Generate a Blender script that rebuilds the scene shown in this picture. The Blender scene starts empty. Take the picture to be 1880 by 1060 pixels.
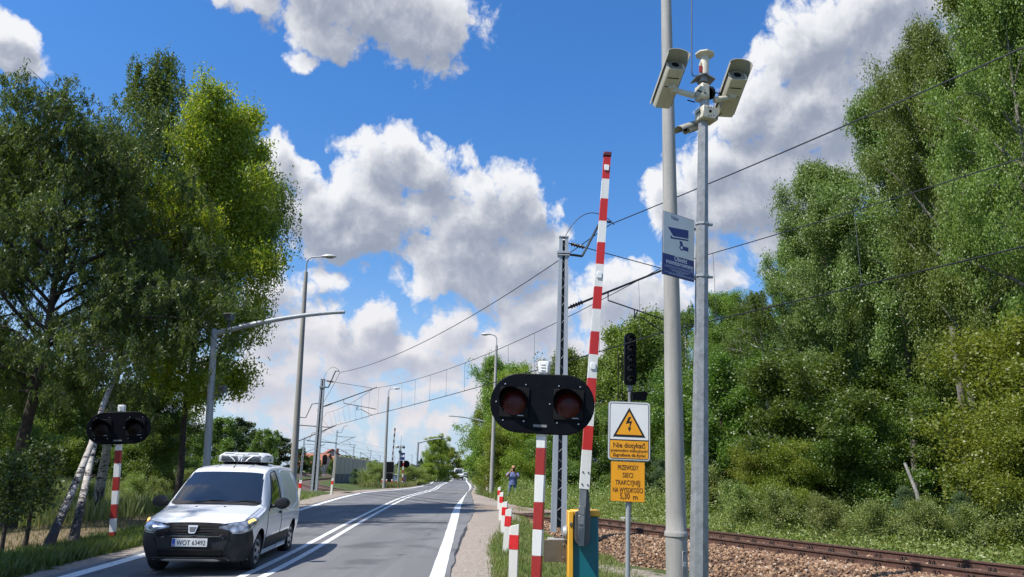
import bpy, bmesh, math, random
import numpy as np
from mathutils import Vector, Matrix, Euler, noise as mnoise
random.seed(7)
rng = np.random.default_rng(11)
R = math.radians
scene = bpy.context.scene
col = scene.collection

# ------------------------------------------------------------------ camera
CF, CROLL, CPITCH, CH = 1400.0, R(1.2), R(13.62), 1.6
def ray(px, py):
    u = (px - 940) / CF; v = (530 - py) / CF
    a = u * math.cos(CROLL) - v * math.sin(CROLL)
    b = u * math.sin(CROLL) + v * math.cos(CROLL)
    return Vector((a, math.cos(CPITCH) - b * math.sin(CPITCH), math.sin(CPITCH) + b * math.cos(CPITCH)))
def at(px, py, Y):
    """survey: the point at distance Y seen along the sight line px, py"""
    d = ray(px, py); t = Y / d.y
    return Vector((d.x * t, Y, CH + d.z * t))
cam = bpy.data.cameras.new('camera')
cam.sensor_width = 36.0; cam.lens = 36.0 * CF / 1880.0
cam.clip_start = 0.1; cam.clip_end = 8000
camo = bpy.data.objects.new('camera', cam); col.objects.link(camo)
Rv = Vector((1, 0, 0)); Uv = Vector((0, -math.sin(CPITCH), math.cos(CPITCH))); Fv = Vector((0, math.cos(CPITCH), math.sin(CPITCH)))
Rc = Rv * math.cos(CROLL) + Uv * math.sin(CROLL); Uc = Uv * math.cos(CROLL) - Rv * math.sin(CROLL)
M = Matrix((Rc, Uc, -Fv)).transposed().to_4x4(); M.translation = Vector((0, 0, CH))
camo.matrix_world = M
scene.camera = camo

# ------------------------------------------------------------------ node helpers
class NT:
    def __init__(s, tree): s.t = tree; s.n = tree.nodes; s.l = tree.links
    def node(s, typ, **kw):
        n = s.n.new(typ)
        for k, v in kw.items(): setattr(n, k, v)
        return n
    def set(s, sock, v):
        if isinstance(v, bpy.types.NodeSocket): s.l.new(v, sock)
        else: sock.default_value = v
    def math(s, op, a, b=None, c=None, clamp=False):
        n = s.node('ShaderNodeMath', operation=op); n.use_clamp = clamp
        s.set(n.inputs[0], a)
        if b is not None: s.set(n.inputs[1], b)
        if c is not None: s.set(n.inputs[2], c)
        return n.outputs[0]
    def vmath(s, op, a, b=None, c=None):
        n = s.node('ShaderNodeVectorMath', operation=op)
        s.set(n.inputs[0], a)
        if b is not None: s.set(n.inputs[1], b)
        if c is not None: s.set(n.inputs[2], c)
        return n.outputs['Value' if op in ('LENGTH', 'DOT_PRODUCT', 'DISTANCE') else 'Vector']
    def noise(s, vec, scale, detail=3, rough=.55, dist=0, out='Fac', dim='3D'):
        n = s.node('ShaderNodeTexNoise', noise_dimensions=dim)
        if vec is not None: s.l.new(vec, n.inputs['Vector'])
        n.inputs['Scale'].default_value = scale; n.inputs['Detail'].default_value = detail
        n.inputs['Roughness'].default_value = rough; n.inputs['Distortion'].default_value = dist
        return n.outputs[out]
    def ramp(s, fac, stops, interp='LINEAR'):
        n = s.node('ShaderNodeValToRGB'); cr = n.color_ramp; cr.interpolation = interp
        while len(cr.elements) < len(stops): cr.elements.new(.5)
        for e, (p, c) in zip(cr.elements, stops):
            e.position = p; e.color = (c[0], c[1], c[2], 1) if not isinstance(c, (int, float)) else (c, c, c, 1)
        s.set(n.inputs[0], fac)
        return n.outputs[0]
    def mix(s, fac, a, b, blend='MIX'):
        n = s.node('ShaderNodeMix', data_type='RGBA', blend_type=blend)
        s.set(n.inputs[0], fac)
        for k, v in ((6, a), (7, b)):
            if isinstance(v, (tuple, list)): v = (v[0], v[1], v[2], 1)
            s.set(n.inputs[k], v)
        return n.outputs[2]
    def smooth(s, v, a, b):
        n = s.node('ShaderNodeMapRange', interpolation_type='SMOOTHSTEP')
        s.set(n.inputs[0], v); n.inputs[1].default_value = a; n.inputs[2].default_value = b
        return n.outputs[0]

def new_mat(name):
    m = bpy.data.materials.new(name); m.use_nodes = True
    nt = NT(m.node_tree); nt.n.clear()
    out = nt.node('ShaderNodeOutputMaterial')
    return m, nt, out
MATS = {}
def mat(name, c, rough=.6, metal=0, var=.12, scale=6.0, bump=0, coat=0, spec=.5, c2=None, c2scale=3, c2amt=.5, streak=False):
    """painted / cast / galvanised surfaces: base colour with soft mottling and dirt"""
    if name in MATS: return MATS[name]
    m, nt, out = new_mat(name)
    p = nt.node('ShaderNodeBsdfPrincipled')
    tc = nt.node('ShaderNodeTexCoord').outputs['Object']
    v = tc
    if streak:
        mp = nt.node('ShaderNodeMapping'); mp.inputs['Scale'].default_value = (1, 1, .12); nt.l.new(tc, mp.inputs[0]); v = mp.outputs[0]
    f = nt.noise(v, scale, 5, .65)
    lo = tuple(max(0, x * (1 - var * 2)) for x in c); hi = tuple(min(1, x * (1 + var)) for x in c)
    cc = nt.ramp(f, [(.3, lo), (.7, hi)])
    if c2 is not None:
        g = nt.noise(v, c2scale, 6, .7)
        cc = nt.mix(nt.math('MULTIPLY', nt.smooth(g, .5, .7), c2amt), cc, c2)
    nt.l.new(cc, p.inputs['Base Color'])
    rr = nt.ramp(nt.noise(tc, scale * 2.3, 3), [(.3, max(.03, rough - .1)), (.7, min(1, rough + .1))])
    nt.l.new(rr, p.inputs['Roughness'])
    p.inputs['Metallic'].default_value = metal
    p.inputs['Specular IOR Level'].default_value = spec
    p.inputs['Coat Weight'].default_value = coat; p.inputs['Coat Roughness'].default_value = .06
    if bump:
        b = nt.node('ShaderNodeBump'); b.inputs['Strength'].default_value = bump; b.inputs['Distance'].default_value = .01
        nt.l.new(nt.noise(tc, scale * 5, 6, .7), b.inputs['Height']); nt.l.new(b.outputs[0], p.inputs['Normal'])
    nt.l.new(p.outputs[0], out.inputs[0])
    MATS[name] = m; return m

def leaf_mat(name, cols, trans=.35, gloss=.08, grough=.35, hue=.0):
    if name in MATS: return MATS[name]
    m, nt, out = new_mat(name)
    g = nt.node('ShaderNodeNewGeometry').outputs['Random Per Island']
    oi = nt.node('ShaderNodeObjectInfo').outputs['Random']
    n = len(cols)
    c = nt.ramp(g, [(i / max(1, n - 1), k) for i, k in enumerate(cols)])
    tc = nt.node('ShaderNodeTexCoord').outputs['Object']
    big = nt.noise(tc, .55, 2, .5)
    c = nt.mix(nt.math('MULTIPLY', nt.smooth(big, .35, .7), .45), c, cols[-1])
    hs = nt.node('ShaderNodeHueSaturation')
    nt.l.new(c, hs.inputs['Color'])
    nt.l.new(nt.math('MULTIPLY_ADD', oi, .03, .485), hs.inputs['Hue'])
    nt.l.new(nt.math('MULTIPLY_ADD', oi, .4, .8), hs.inputs['Value'])
    c = hs.outputs[0]
    d = nt.node('ShaderNodeBsdfDiffuse'); t = nt.node('ShaderNodeBsdfTranslucent'); gl = nt.node('ShaderNodeBsdfGlossy')
    nt.l.new(c, d.inputs[0])
    nt.l.new(nt.mix(1, c, (1.5, 1.5, .7), 'MULTIPLY'), t.inputs[0])
    gl.inputs['Roughness'].default_value = grough
    m1 = nt.node('ShaderNodeMixShader'); m1.inputs[0].default_value = trans
    nt.l.new(d.outputs[0], m1.inputs[1]); nt.l.new(t.outputs[0], m1.inputs[2])
    m2 = nt.node('ShaderNodeMixShader'); m2.inputs[0].default_value = gloss
    nt.l.new(m1.outputs[0], m2.inputs[1]); nt.l.new(gl.outputs[0], m2.inputs[2])
    nt.l.new(m2.outputs[0], out.inputs[0])
    MATS[name] = m; return m

# ------------------------------------------------------------------ mesh helpers
class MB:
    """collects shapes and links them as one mesh object"""
    def __init__(s): s.bm = bmesh.new()
    def _mi(s, faces, mi, smooth=False):
        for f in faces: f.material_index = mi; f.smooth = smooth
    def box(s, c, size, rot=None, bev=0.0, mi=0):
        Mx = Matrix.Translation(Vector(c))
        if rot is not None: Mx = Mx @ (rot.to_4x4() if isinstance(rot, Matrix) else Euler(rot).to_matrix().to_4x4())
        Mx = Mx @ Matrix.Diagonal(Vector((size[0], size[1], size[2], 1)))
        r = bmesh.ops.create_cube(s.bm, size=1, matrix=Mx)
        vs = r['verts']; fs = set(f for v in vs for f in v.link_faces)
        s._mi(fs, mi)
        if bev:
            es = list(set(e for v in vs for e in v.link_edges))
            bmesh.ops.bevel(s.bm, geom=es, offset=bev, segments=1, affect='EDGES', profile=.5, material=-1)
        return s
    def tube(s, pts, radii, seg=10, mi=0, cap=True, smooth=True, roll=0.0):
        pts = [Vector(p) for p in pts]
        if not isinstance(radii, (list, tuple)): radii = [radii] * len(pts)
        rings = []; ref = None
        for i, p in enumerate(pts):
            d = (pts[min(i + 1, len(pts) - 1)] - pts[max(i - 1, 0)])
            if d.length < 1e-9: d = Vector((0, 0, 1))
            d.normalize()
            if ref is None: ref = Vector((1, 0, 0)) if abs(d.x) < .9 else Vector((0, 1, 0))
            a = (ref - d * ref.dot(d)).normalized(); b = d.cross(a); ref = a
            rings.append([s.bm.verts.new(p + (a * math.cos(t) + b * math.sin(t)) * radii[i]) for t in [2 * math.pi * k / seg + roll for k in range(seg)]])
        fs = []
        for i in range(len(rings) - 1):
            for k in range(seg):
                fs.append(s.bm.faces.new((rings[i][k], rings[i][(k + 1) % seg], rings[i + 1][(k + 1) % seg], rings[i + 1][k])))
        s._mi(fs, mi, smooth)
        if cap:
            s._mi([s.bm.faces.new(list(reversed(rings[0]))), s.bm.faces.new(rings[-1])], mi, False)
        return s
    def lathe(s, prof, M4=None, seg=20, mi=0, smooth=True):
        """prof: (r, z) from one end to the other about local z"""
        M4 = M4 or Matrix.Identity(4); rings = []
        for r, z in prof:
            if r < 1e-6: rings.append([s.bm.verts.new(M4 @ Vector((0, 0, z)))])
            else: rings.append([s.bm.verts.new(M4 @ Vector((r * math.cos(2 * math.pi * k / seg), r * math.sin(2 * math.pi * k / seg), z))) for k in range(seg)])
        fs = []
        for A, B in zip(rings, rings[1:]):
            for k in range(seg):
                k2 = (k + 1) % seg
                if len(A) == 1 and len(B) == 1: continue
                if len(A) == 1: fs.append(s.bm.faces.new((A[0], B[k2], B[k])))
                elif len(B) == 1: fs.append(s.bm.faces.new((A[k], A[k2], B[0])))
                else: fs.append(s.bm.faces.new((A[k], A[k2], B[k2], B[k])))
        s._mi(fs, mi, smooth); return s
    def prism(s, poly, ext, mi=0):
        """poly: list of 3D points in a plane, ext: extrusion vector"""
        e = Vector(ext); a = [s.bm.verts.new(Vector(p)) for p in poly]; b = [s.bm.verts.new(Vector(p) + e) for p in poly]
        n = len(a); fs = [s.bm.faces.new(a), s.bm.faces.new(list(reversed(b)))]
        for i in range(n): fs.append(s.bm.faces.new((a[i], b[i], b[(i + 1) % n], a[(i + 1) % n])))
        s._mi(fs, mi); return s
    def poly(s, pts, mi=0, smooth=False):
        f = s.bm.faces.new([s.bm.verts.new(Vector(p)) for p in pts]); s._mi([f], mi, smooth); return s
    def grid(s, rows, mi=0, smooth=True, closed=False):
        vr = [[s.bm.verts.new(Vector(p)) for p in r] for r in rows]; fs = []
        for A, B in zip(vr, vr[1:]):
            n = len(A)
            for k in range(n if closed else n - 1):
                fs.append(s.bm.faces.new((A[k], A[(k + 1) % n], B[(k + 1) % n], B[k])))
        s._mi(fs, mi, smooth); return vr
    def build(s, name, mats, parent=None, recalc=True, sharp=40):
        if recalc: bmesh.ops.recalc_face_normals(s.bm, faces=s.bm.faces[:])
        me = bpy.data.meshes.new(name); s.bm.to_mesh(me); s.bm.free()
        for m in (mats if isinstance(mats, (list, tuple)) else [mats]): me.materials.append(m)
        if sharp: me.set_sharp_from_angle(angle=R(sharp))
        return link(name, me, parent)
def link(name, me, parent=None):
    o = bpy.data.objects.new(name, me); col.objects.link(o)
    if parent: o.parent = parent
    return o
def np_mesh(name, verts, faces, mats, k=4, midx=None, smooth=False):
    """numpy verts (n,3) and faces (m,k)"""
    me = bpy.data.meshes.new(name)
    n, m = len(verts), len(faces)
    me.vertices.add(n); me.vertices.foreach_set('co', np.asarray(verts, dtype=np.float32).ravel())
    me.loops.add(m * k); me.loops.foreach_set('vertex_index', np.asarray(faces, dtype=np.int32).ravel())
    me.polygons.add(m); me.polygons.foreach_set('loop_start', np.arange(0, m * k, k, dtype=np.int32))
    me.polygons.foreach_set('loop_total', np.full(m, k, dtype=np.int32))
    if midx is not None: me.polygons.foreach_set('material_index', np.asarray(midx, dtype=np.int32))
    me.polygons.foreach_set('use_smooth', np.full(m, smooth))
    for x in (mats if isinstance(mats, (list, tuple)) else [mats]): me.materials.append(x)
    me.update(calc_edges=True); me.validate()
    return me
def tag(o, label=None, cat=None, group=None, kind=None):
    if label: o['label'] = label
    if cat: o['category'] = cat
    if group: o['group'] = group
    if kind: o['kind'] = kind
    return o
def thing(name, label, cat, loc=(0, 0, 0), rz=0.0, group=None, lean=0.0, leany=0.0):
    o = bpy.data.objects.new(name, None); col.objects.link(o)
    o.empty_display_size = .2
    o.location = loc; o.rotation_euler = (leany, lean, rz)
    return tag(o, label, cat, group)
def dup(root, loc, rz=None, label=None, scale=None, lean=None):
    r = root.copy(); col.objects.link(r); r.location = loc
    e = list(r.rotation_euler)
    if rz is not None: e[2] = rz
    if lean is not None: e[1] = lean
    r.rotation_euler = e
    if scale is not None: r.scale = (scale,) * 3 if isinstance(scale, (int, float)) else scale
    if label: r['label'] = label
    for ch in list(root.children):
        c = ch.copy(); col.objects.link(c); c.parent = r
        for g in list(ch.children):
            d = g.copy(); col.objects.link(d); d.parent = c
    return r
def text(name, body, size, M4, m, parent=None, bold=0.0, xs=1.0, align='CENTER', shear=0, maxw=None):
    """flat lettering turned into a mesh; M4 places its baseline in the parent's frame"""
    cu = bpy.data.curves.new(name, 'FONT'); cu.body = body; cu.size = size; cu.align_x = align; cu.offset = bold; cu.resolution_u = 3
    cu.extrude = .0008; cu.shear = shear
    t = bpy.data.objects.new(name, cu); col.objects.link(t)
    dg = bpy.context.evaluated_depsgraph_get(); dg.update()
    me = bpy.data.meshes.new_from_object(t.evaluated_get(dg)); me.name = name
    bpy.data.objects.remove(t); bpy.data.curves.remove(cu)
    w = max(v.co.x for v in me.vertices) - min(v.co.x for v in me.vertices)
    if maxw: xs = maxw / w
    me.transform(M4 @ Matrix.Diagonal(Vector((xs, 1, 1, 1))))
    me.materials.clear(); me.materials.append(m)
    return link(name, me, parent)
FACE = Matrix(((1, 0, 0, 0), (0, 0, -1, 0), (0, 1, 0, 0), (0, 0, 0, 1)))     # letters standing up, read from -y
def up(x, y, z): return Matrix.Translation((x, y, z)) @ FACE
def ss(v, a, b):
    t = min(1, max(0, (v - a) / (b - a))); return t * t * (3 - 2 * t)
def join_me(name, mes, mats):
    bm = bmesh.new()
    for me in mes: bm.from_mesh(me)
    me = bpy.data.meshes.new(name); bm.to_mesh(me); bm.free()
    for m in mats: me.materials.append(m)
    return me
# ------------------------------------------------------------------ light and sky
SUN_EL = R(54); SUNV = Vector((-.875, -.485, 0)).normalized()
sun_dir = Vector((SUNV.x * math.cos(SUN_EL), SUNV.y * math.cos(SUN_EL), math.sin(SUN_EL)))
sl = bpy.data.lights.new('sun', 'SUN'); sl.energy = 4.8; sl.angle = R(.53); sl.color = (1, .955, .89)
so = bpy.data.objects.new('sun', sl); col.objects.link(so)
so.rotation_euler = (-sun_dir).to_track_quat('-Z', 'Y').to_euler(); so.location = sun_dir * 60
world = bpy.data.worlds.new('World'); scene.world = world; world.use_nodes = True
nt = NT(world.node_tree); nt.n.clear()
wout = nt.node('ShaderNodeOutputWorld'); bg = nt.node('ShaderNodeBackground')
sky = nt.node('ShaderNodeTexSky', sky_type='NISHITA'); sky.sun_disc = False
sky.sun_elevation = SUN_EL; sky.sun_rotation = math.atan2(sun_dir.x, sun_dir.y)
sky.air_density = 1.0; sky.dust_density = .35; sky.ozone_density = 2.0; sky.altitude = 100
bg.inputs['Strength'].default_value = .11
tcw = nt.node('ShaderNodeTexCoord').outputs['Generated']
sp = nt.node('ShaderNodeSeparateXYZ'); nt.l.new(tcw, sp.inputs[0])
az = nt.math('ARCTAN2', sp.outputs[0], sp.outputs[1]); el = nt.math('ARCSINE', sp.outputs[2])
cb = nt.node('ShaderNodeCombineXYZ'); nt.l.new(az, cb.inputs[0]); nt.l.new(el, cb.inputs[1])
P0 = cb.outputs[0]
# cumulus banks: bearing, elevation and size of each heap, surveyed from the photograph
CLS = 1.22
CL = [  # x, y, rx, ry, weight
 (630,-25,270,75,1),(770,55,105,80,1),(800,118,48,42,.9),(610,62,95,50,.9),(545,108,28,22,.7),(450,-5,95,30,.8),(690,30,160,75,1),
 (512,275,40,38,.85),(500,318,80,52,1),(560,300,26,22,.7),(460,350,60,70,1),(625,362,70,52,1),(560,400,120,70,1),(705,300,72,62,1),(775,310,60,55,1),(690,400,140,75,1),(640,440,120,40,1),(735,278,45,38,.9),
 (920,360,75,60,1),(880,400,110,80,1),(975,392,45,42,1),(870,470,140,85,1),(960,470,72,80,1),(830,520,90,38,.9),(900,540,110,32,.9),(800,340,70,50,.9),
 (860,288,20,24,.5),(1026,386,14,20,.55),(672,497,16,12,.6),(1005,440,25,40,.8),
 (1440,110,62,70,1),(1500,70,95,75,1),(1620,40,190,110,1.1),(1380,210,85,85,1),(1480,220,170,120,1.1),(1320,300,75,60,1),(1235,350,60,38,.95),(1230,390,45,40,.9),(1310,400,100,80,1),(1700,150,260,200,1.1),(1450,340,190,110,1.1),(1420,440,130,60,.8),(1320,515,50,26,.7),(1290,450,60,50,.8),(1280,278,30,16,.3),
 (15,55,55,42,1),(10,105,70,42,1),
 (505,540,62,55,.85),(590,515,55,26,.7),(480,600,90,60,.8),(560,600,60,40,.65),(622,590,32,34,.95),(690,592,44,42,1),(650,630,95,55,1),(730,650,60,45,.9),(600,680,150,50,.8),(470,690,110,60,.75),
 (840,590,70,38,.8),(800,640,80,45,.8),(880,660,90,40,.8),(960,585,75,42,.9),(920,640,110,50,.8),(1000,640,110,70,.85),(1000,555,60,38,.85),(1110,545,80,60,.9),(1130,500,60,24,.5),(1180,560,110,60,.85),(1130,620,120,50,.7),
 (720,720,230,40,.6),(520,750,190,40,.55),(900,715,130,40,.65),(1020,700,120,45,.7),(650,790,330,25,.4),(820,770,140,22,.45),(1190,505,50,30,.6),
]
def ang(px, py):
    d = ray(px, py).normalized(); return math.atan2(d.x, d.y), math.asin(d.z)
g = bpy.data.node_groups.new('cumulus', 'ShaderNodeTree')
g.interface.new_socket('P', in_out='INPUT', socket_type='NodeSocketVector')
g.interface.new_socket('D', in_out='OUTPUT', socket_type='NodeSocketFloat')
g.interface.new_socket('B', in_out='OUTPUT', socket_type='NodeSocketFloat')
gt = NT(g); gi = gt.node('NodeGroupInput'); go = gt.node('NodeGroupOutput')
p = gi.outputs[0]
w1 = gt.vmath('SUBTRACT', gt.noise(p, 11, 4, .6, out='Color', dim='2D'), (.5, .5, .5))
q = gt.vmath('MULTIPLY_ADD', w1, (.06, .05, 0), p)
acc = None
for (x, y, rx, ry, wt) in CL:
    a, e = ang(x, y); a1, _ = ang(x + rx, y); a0, _ = ang(x - rx, y); _, e1 = ang(x, y - ry); _, e0 = ang(x, y + ry)
    ra = abs(a1 - a0) / 2 * CLS; re = abs(e1 - e0) / 2 * CLS
    dd = gt.vmath('MULTIPLY_ADD', q, (1 / ra, 1 / re, 0), (-a / ra, -e / re, 0))
    v = gt.math('MULTIPLY_ADD', gt.vmath('DOT_PRODUCT', dd, dd), -wt, wt)
    acc = v if acc is None else gt.math('SMOOTH_MAX', acc, v, .5)
sa = gt.node('ShaderNodeSeparateXYZ'); gt.l.new(p, sa.inputs[0])
out_ = gt.smooth(gt.math('ABSOLUTE', sa.outputs[0]), .85, 1.15)          # scattered heaps over the rest of the sky
acc = gt.math('MAXIMUM', acc, gt.math('MULTIPLY_ADD', out_, 3, gt.math('MULTIPLY_ADD', gt.noise(p, 2.6, 2, .5, dim='2D'), 5.0, -5.7)))
base = gt.math('MAXIMUM', gt.math('MINIMUM', acc, 1.0), -1.0)
vo = gt.node('ShaderNodeTexVoronoi', feature='F1', voronoi_dimensions='2D'); vo.inputs['Scale'].default_value = 20; vo.inputs['Detail'].default_value = 3
vo.inputs['Roughness'].default_value = .55; vo.inputs['Lacunarity'].default_value = 2.3
gt.l.new(q, vo.inputs['Vector'])
fb = gt.noise(p, 40, 6, .62, dim='2D')
D = gt.math('MULTIPLY_ADD', vo.outputs['Distance'], -.8, base)
D = gt.math('MULTIPLY_ADD', fb, .75, D)
D = gt.math('ADD', D, .05)
D = gt.math('ADD', D, .0)
gt.l.new(D, go.inputs[0]); gt.l.new(base, go.inputs[1])
def cum(v):
    n = nt.node('ShaderNodeGroup'); n.node_tree = g; nt.l.new(v, n.inputs[0]); return n.outputs
c0 = cum(P0)
c1 = cum(nt.vmath('ADD', P0, (-.012, .022, 0)))
alpha = nt.smooth(c0[0], -.2, .42)
rel = nt.math('SUBTRACT', c0[0], c1[0])                 # faces turned to the sun
relb = nt.math('SUBTRACT', c0[1], c1[1])
core = nt.math('MULTIPLY_ADD', c0[0], .25, nt.math('MULTIPLY', c0[1], .75))
thick = nt.smooth(core, .12, .95)
lit = nt.math('MULTIPLY_ADD', thick, -.7, .92)
lit = nt.math('MULTIPLY_ADD', relb, .95, lit)
lit = nt.math('MULTIPLY_ADD', rel, .3, lit, clamp=True)
elw = nt.smooth(el, .05, .3)
white = nt.mix(elw, (5.6, 5.35, 5.5), (6.2, 6.25, 6.4))
shade = nt.mix(elw, (3.6, 3.75, 4.5), (2.15, 2.42, 3.05))
cc = nt.mix(nt.smooth(lit, .0, 1.0), shade, white)
hs = nt.node('ShaderNodeHueSaturation'); hs.inputs['Saturation'].default_value = 1.25; hs.inputs['Value'].default_value = 1.4
nt.l.new(sky.outputs[0], hs.inputs['Color'])
skyc = nt.mix(1, hs.outputs[0], nt.ramp(el, [(0.0, (.40, .46, .56)), (.12, (.56, .63, .74)), (.28, (.68, .76, .86)), (.5, (.62, .80, .97)), (.8, (.7, .85, 1))]), 'MULTIPLY')
skyc = nt.mix(nt.math('MULTIPLY', nt.math('SUBTRACT', 1, nt.smooth(el, -.02, .27)), .85), skyc, (3.75, 4.75, 6.0))
above = nt.smooth(el, -.005, .02)
fin = nt.mix(nt.math('MULTIPLY', nt.math('MULTIPLY', alpha, .97), above), skyc, cc)
nt.l.new(fin, bg.inputs['Color']); nt.l.new(bg.outputs[0], wout.inputs[0])
try:
    world.cycles.sampling_method = 'MANUAL'; world.cycles.sample_map_resolution = 512
except Exception: pass
vs_ = scene.view_settings
scene.display_settings.display_device = 'sRGB'
vs_.view_transform = 'Standard'; vs_.look = 'None'; vs_.exposure = .45; vs_.gamma = 1; vs_.use_curve_mapping = False
cy = scene.cycles
cy.max_bounces = 6; cy.diffuse_bounces = 3; cy.glossy_bounces = 3; cy.transmission_bounces = 3; cy.transparent_max_bounces = 8
cy.use_denoising = True; cy.caustics_reflective = False; cy.caustics_refractive = False
# ------------------------------------------------------------------ lie of the land
T0 = Vector((2.375, 26.48)); TD = Vector((-.43, .9028)).normalized(); TN = Vector((TD.y, -TD.x))   # straight track and its normal (away from us)
def tsd(x, y):
    d = Vector((x, y)) - T0
    return d.dot(TD), d.dot(TN)
def hz(x, y):
    t, s = tsd(x, y)
    h = .2 * ss(15 - abs(s), 0, 12) * (1 - ss(x, -.3, 2.2)) * ss(x, -15, -10.5)
    if s < 0: h -= .35 * ss(x, .0, 1.9) * ss(s, -14, -2) if y < 60 else 0
    else: h -= .12 * ss(x, 1.0, 3) * ss(s, 0, 3) if y < 60 else 0
    # shallow ditch and meadow beyond the left verge
    h -= .35 * ss(-x, 11, 16) * ss(y, -10, 5) * (1 - ss(y, 30, 48))
    return h
def GP(px, py, up_=0.0):
    d = ray(px, py); z = 0
    for _ in range(25):
        t = (z + up_ - CH) / d.z; x, y = d.x * t, d.y * t; z = .5 * z + .5 * hz(x, y)
    return Vector((x, y, z + up_))
# road alignment: lines surveyed along the carriageway
def curve(pts, far):
    P = sorted([(GP(*p).y, GP(*p).x) for p in pts]) + far
    ys = np.array([p[0] for p in P]); xs = np.array([p[1] for p in P])
    # smooth
    yy = np.concatenate([np.arange(-20, 60, 1.0), np.arange(60, 420, 4.0)])
    xx = np.interp(yy, ys, xs)
    m = yy < ys[0]; s0 = (xs[1] - xs[0]) / (ys[1] - ys[0]); xx[m] = xs[0] + np.clip(s0, -.09, .03) * (yy[m] - ys[0])
    k = np.ones(5) / 5
    for _ in range(2):
        x2 = np.convolve(np.pad(xx, 2, mode='edge'), k, mode='valid'); x2[:3] = xx[:3]; x2[-3:] = xx[-3:]; xx = x2
    return lambda y: float(np.interp(y, yy, xx))
FAR = lambda w: [(150, -8.1 + w), (200, -10.6 + w), (260, -14.6 + w), (330, -20 + w), (420, -28 + w)]
xRi = curve([(788.5,1060),(807.8,1010),(823.3,964.6),(828.5,945.9),(835.8,929),(845,918.9),(853.4,909.5),(863.8,896)], FAR(0))
xRo = curve([(816,1060),(830.6,997.8),(841,956),(846,931),(851.3,916.8),(858.6,904.4),(867,893)], FAR(.26))
xA = curve([(825.4,1060),(836.8,1006),(851.3,972.9),(863.8,954),(872,938),(864,905),(871,892)], FAR(.6))
xL = curve([(190,1042),(262,1021),(546.2,938.6),(588.8,925.5),(639.6,911),(672.8,904),(735,900),(764,895)], [(100,-9.9),(150,-13.9),(200,-16.9),(260,-20.9),(330,-26.3),(420,-34.3)])
xC = curve([(440,1072),(540,1024),(623,975),(671,949.5),(744,913.5),(761,908.7),(792,902)], [(90,-7.9),(150,-10.95),(200,-13.7),(260,-17.7),(330,-23.1),(420,-31.1)])

# ------------------------------------------------------------------ ground
def ground_mat():
    m, nt, out = new_mat('earth_and_turf')
    p = nt.node('ShaderNodeBsdfPrincipled'); p.inputs['Roughness'].default_value = .95; p.inputs['Specular IOR Level'].default_value = .15
    tc = nt.node('ShaderNodeTexCoord').outputs['Object']
    at_ = nt.node('ShaderNodeAttribute', attribute_name='cover').outputs['Color']
    s = nt.node('ShaderNodeSeparateColor'); nt.l.new(at_, s.inputs[0])
    n1 = nt.noise(tc, .9, 5, .65); n2 = nt.noise(tc, 14, 4, .7); n3 = nt.noise(tc, 60, 3, .6)
    grass = nt.ramp(n2, [(.3, (.030, .05, .012)), (.6, (.07, .105, .026)), (.8, (.13, .15, .05))])
    grass = nt.mix(nt.smooth(n1, .45, .7), grass, (.12, .115, .05))
    vo = nt.node('ShaderNodeTexVoronoi'); vo.inputs['Scale'].default_value = 28; nt.l.new(tc, vo.inputs['Vector'])
    grav = nt.mix(.6, nt.ramp(n3, [(.3, (.15, .115, .088)), (.55, (.29, .235, .19)), (.75, (.46, .40, .34))]), nt.ramp(vo.outputs['Color'], [(0, (.24, .19, .15)), (.5, (.36, .31, .26)), (1, (.5, .46, .41))]))
    litter = nt.ramp(nt.noise(tc, 30, 5, .75), [(.3, (.07, .05, .028)), (.5, (.19, .145, .085)), (.7, (.34, .27, .17))])
    def edge(ch): return nt.smooth(nt.math('ADD', ch, nt.math('MULTIPLY', nt.math('SUBTRACT', nt.noise(tc, 3.2, 6, .7), .5), 1.1)), .42, .62)
    c = nt.mix(edge(s.outputs[1]), grass, litter)
    c = nt.mix(edge(s.outputs[0]), c, grav)
    nt.l.new(c, p.inputs['Base Color'])
    b = nt.node('ShaderNodeBump'); b.inputs['Strength'].default_value = .6; b.inputs['Distance'].default_value = .03
    nt.l.new(nt.math('ADD', n3, nt.math('MULTIPLY', vo.outputs['Distance'], .8)), b.inputs['Height']); nt.l.new(b.outputs[0], p.inputs['Normal'])
    nt.l.new(p.outputs[0], out.inputs[0]); return m
def gravel_w(x, y):
    g = 0
    if -5 < y < 420:
        a = xA(y)
        if x > a - .5:
            w = .75 + .9 * ss(y, 15, 27) * (1 - ss(y, 38, 56)) - .35 * ss(y, 45, 60)
            g = 1 - ss(x - a, w * .55, w * 1.15)
        l = xL(y) - .3
        if x < l + .5:
            w = .55 + .9 * ss(y, 24, 32) * (1 - ss(y, 60, 80))
            g = max(g, (1 - ss(l - x, w * .6, w * 1.2)) * .85)
    t, s = tsd(x, y)
    if abs(s) < 6 and -10.5 < x < 1.5: g = max(g, (1 - ss(abs(s), 1.8, 4.2)) * (1 - ss(x, -.2, 1.2)))
    if x > 1 and s < -2 and y < 40: g = max(g, .62 * (1 - ss(abs(s + 4.2), .3, 1.4)))
    return g
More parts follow.
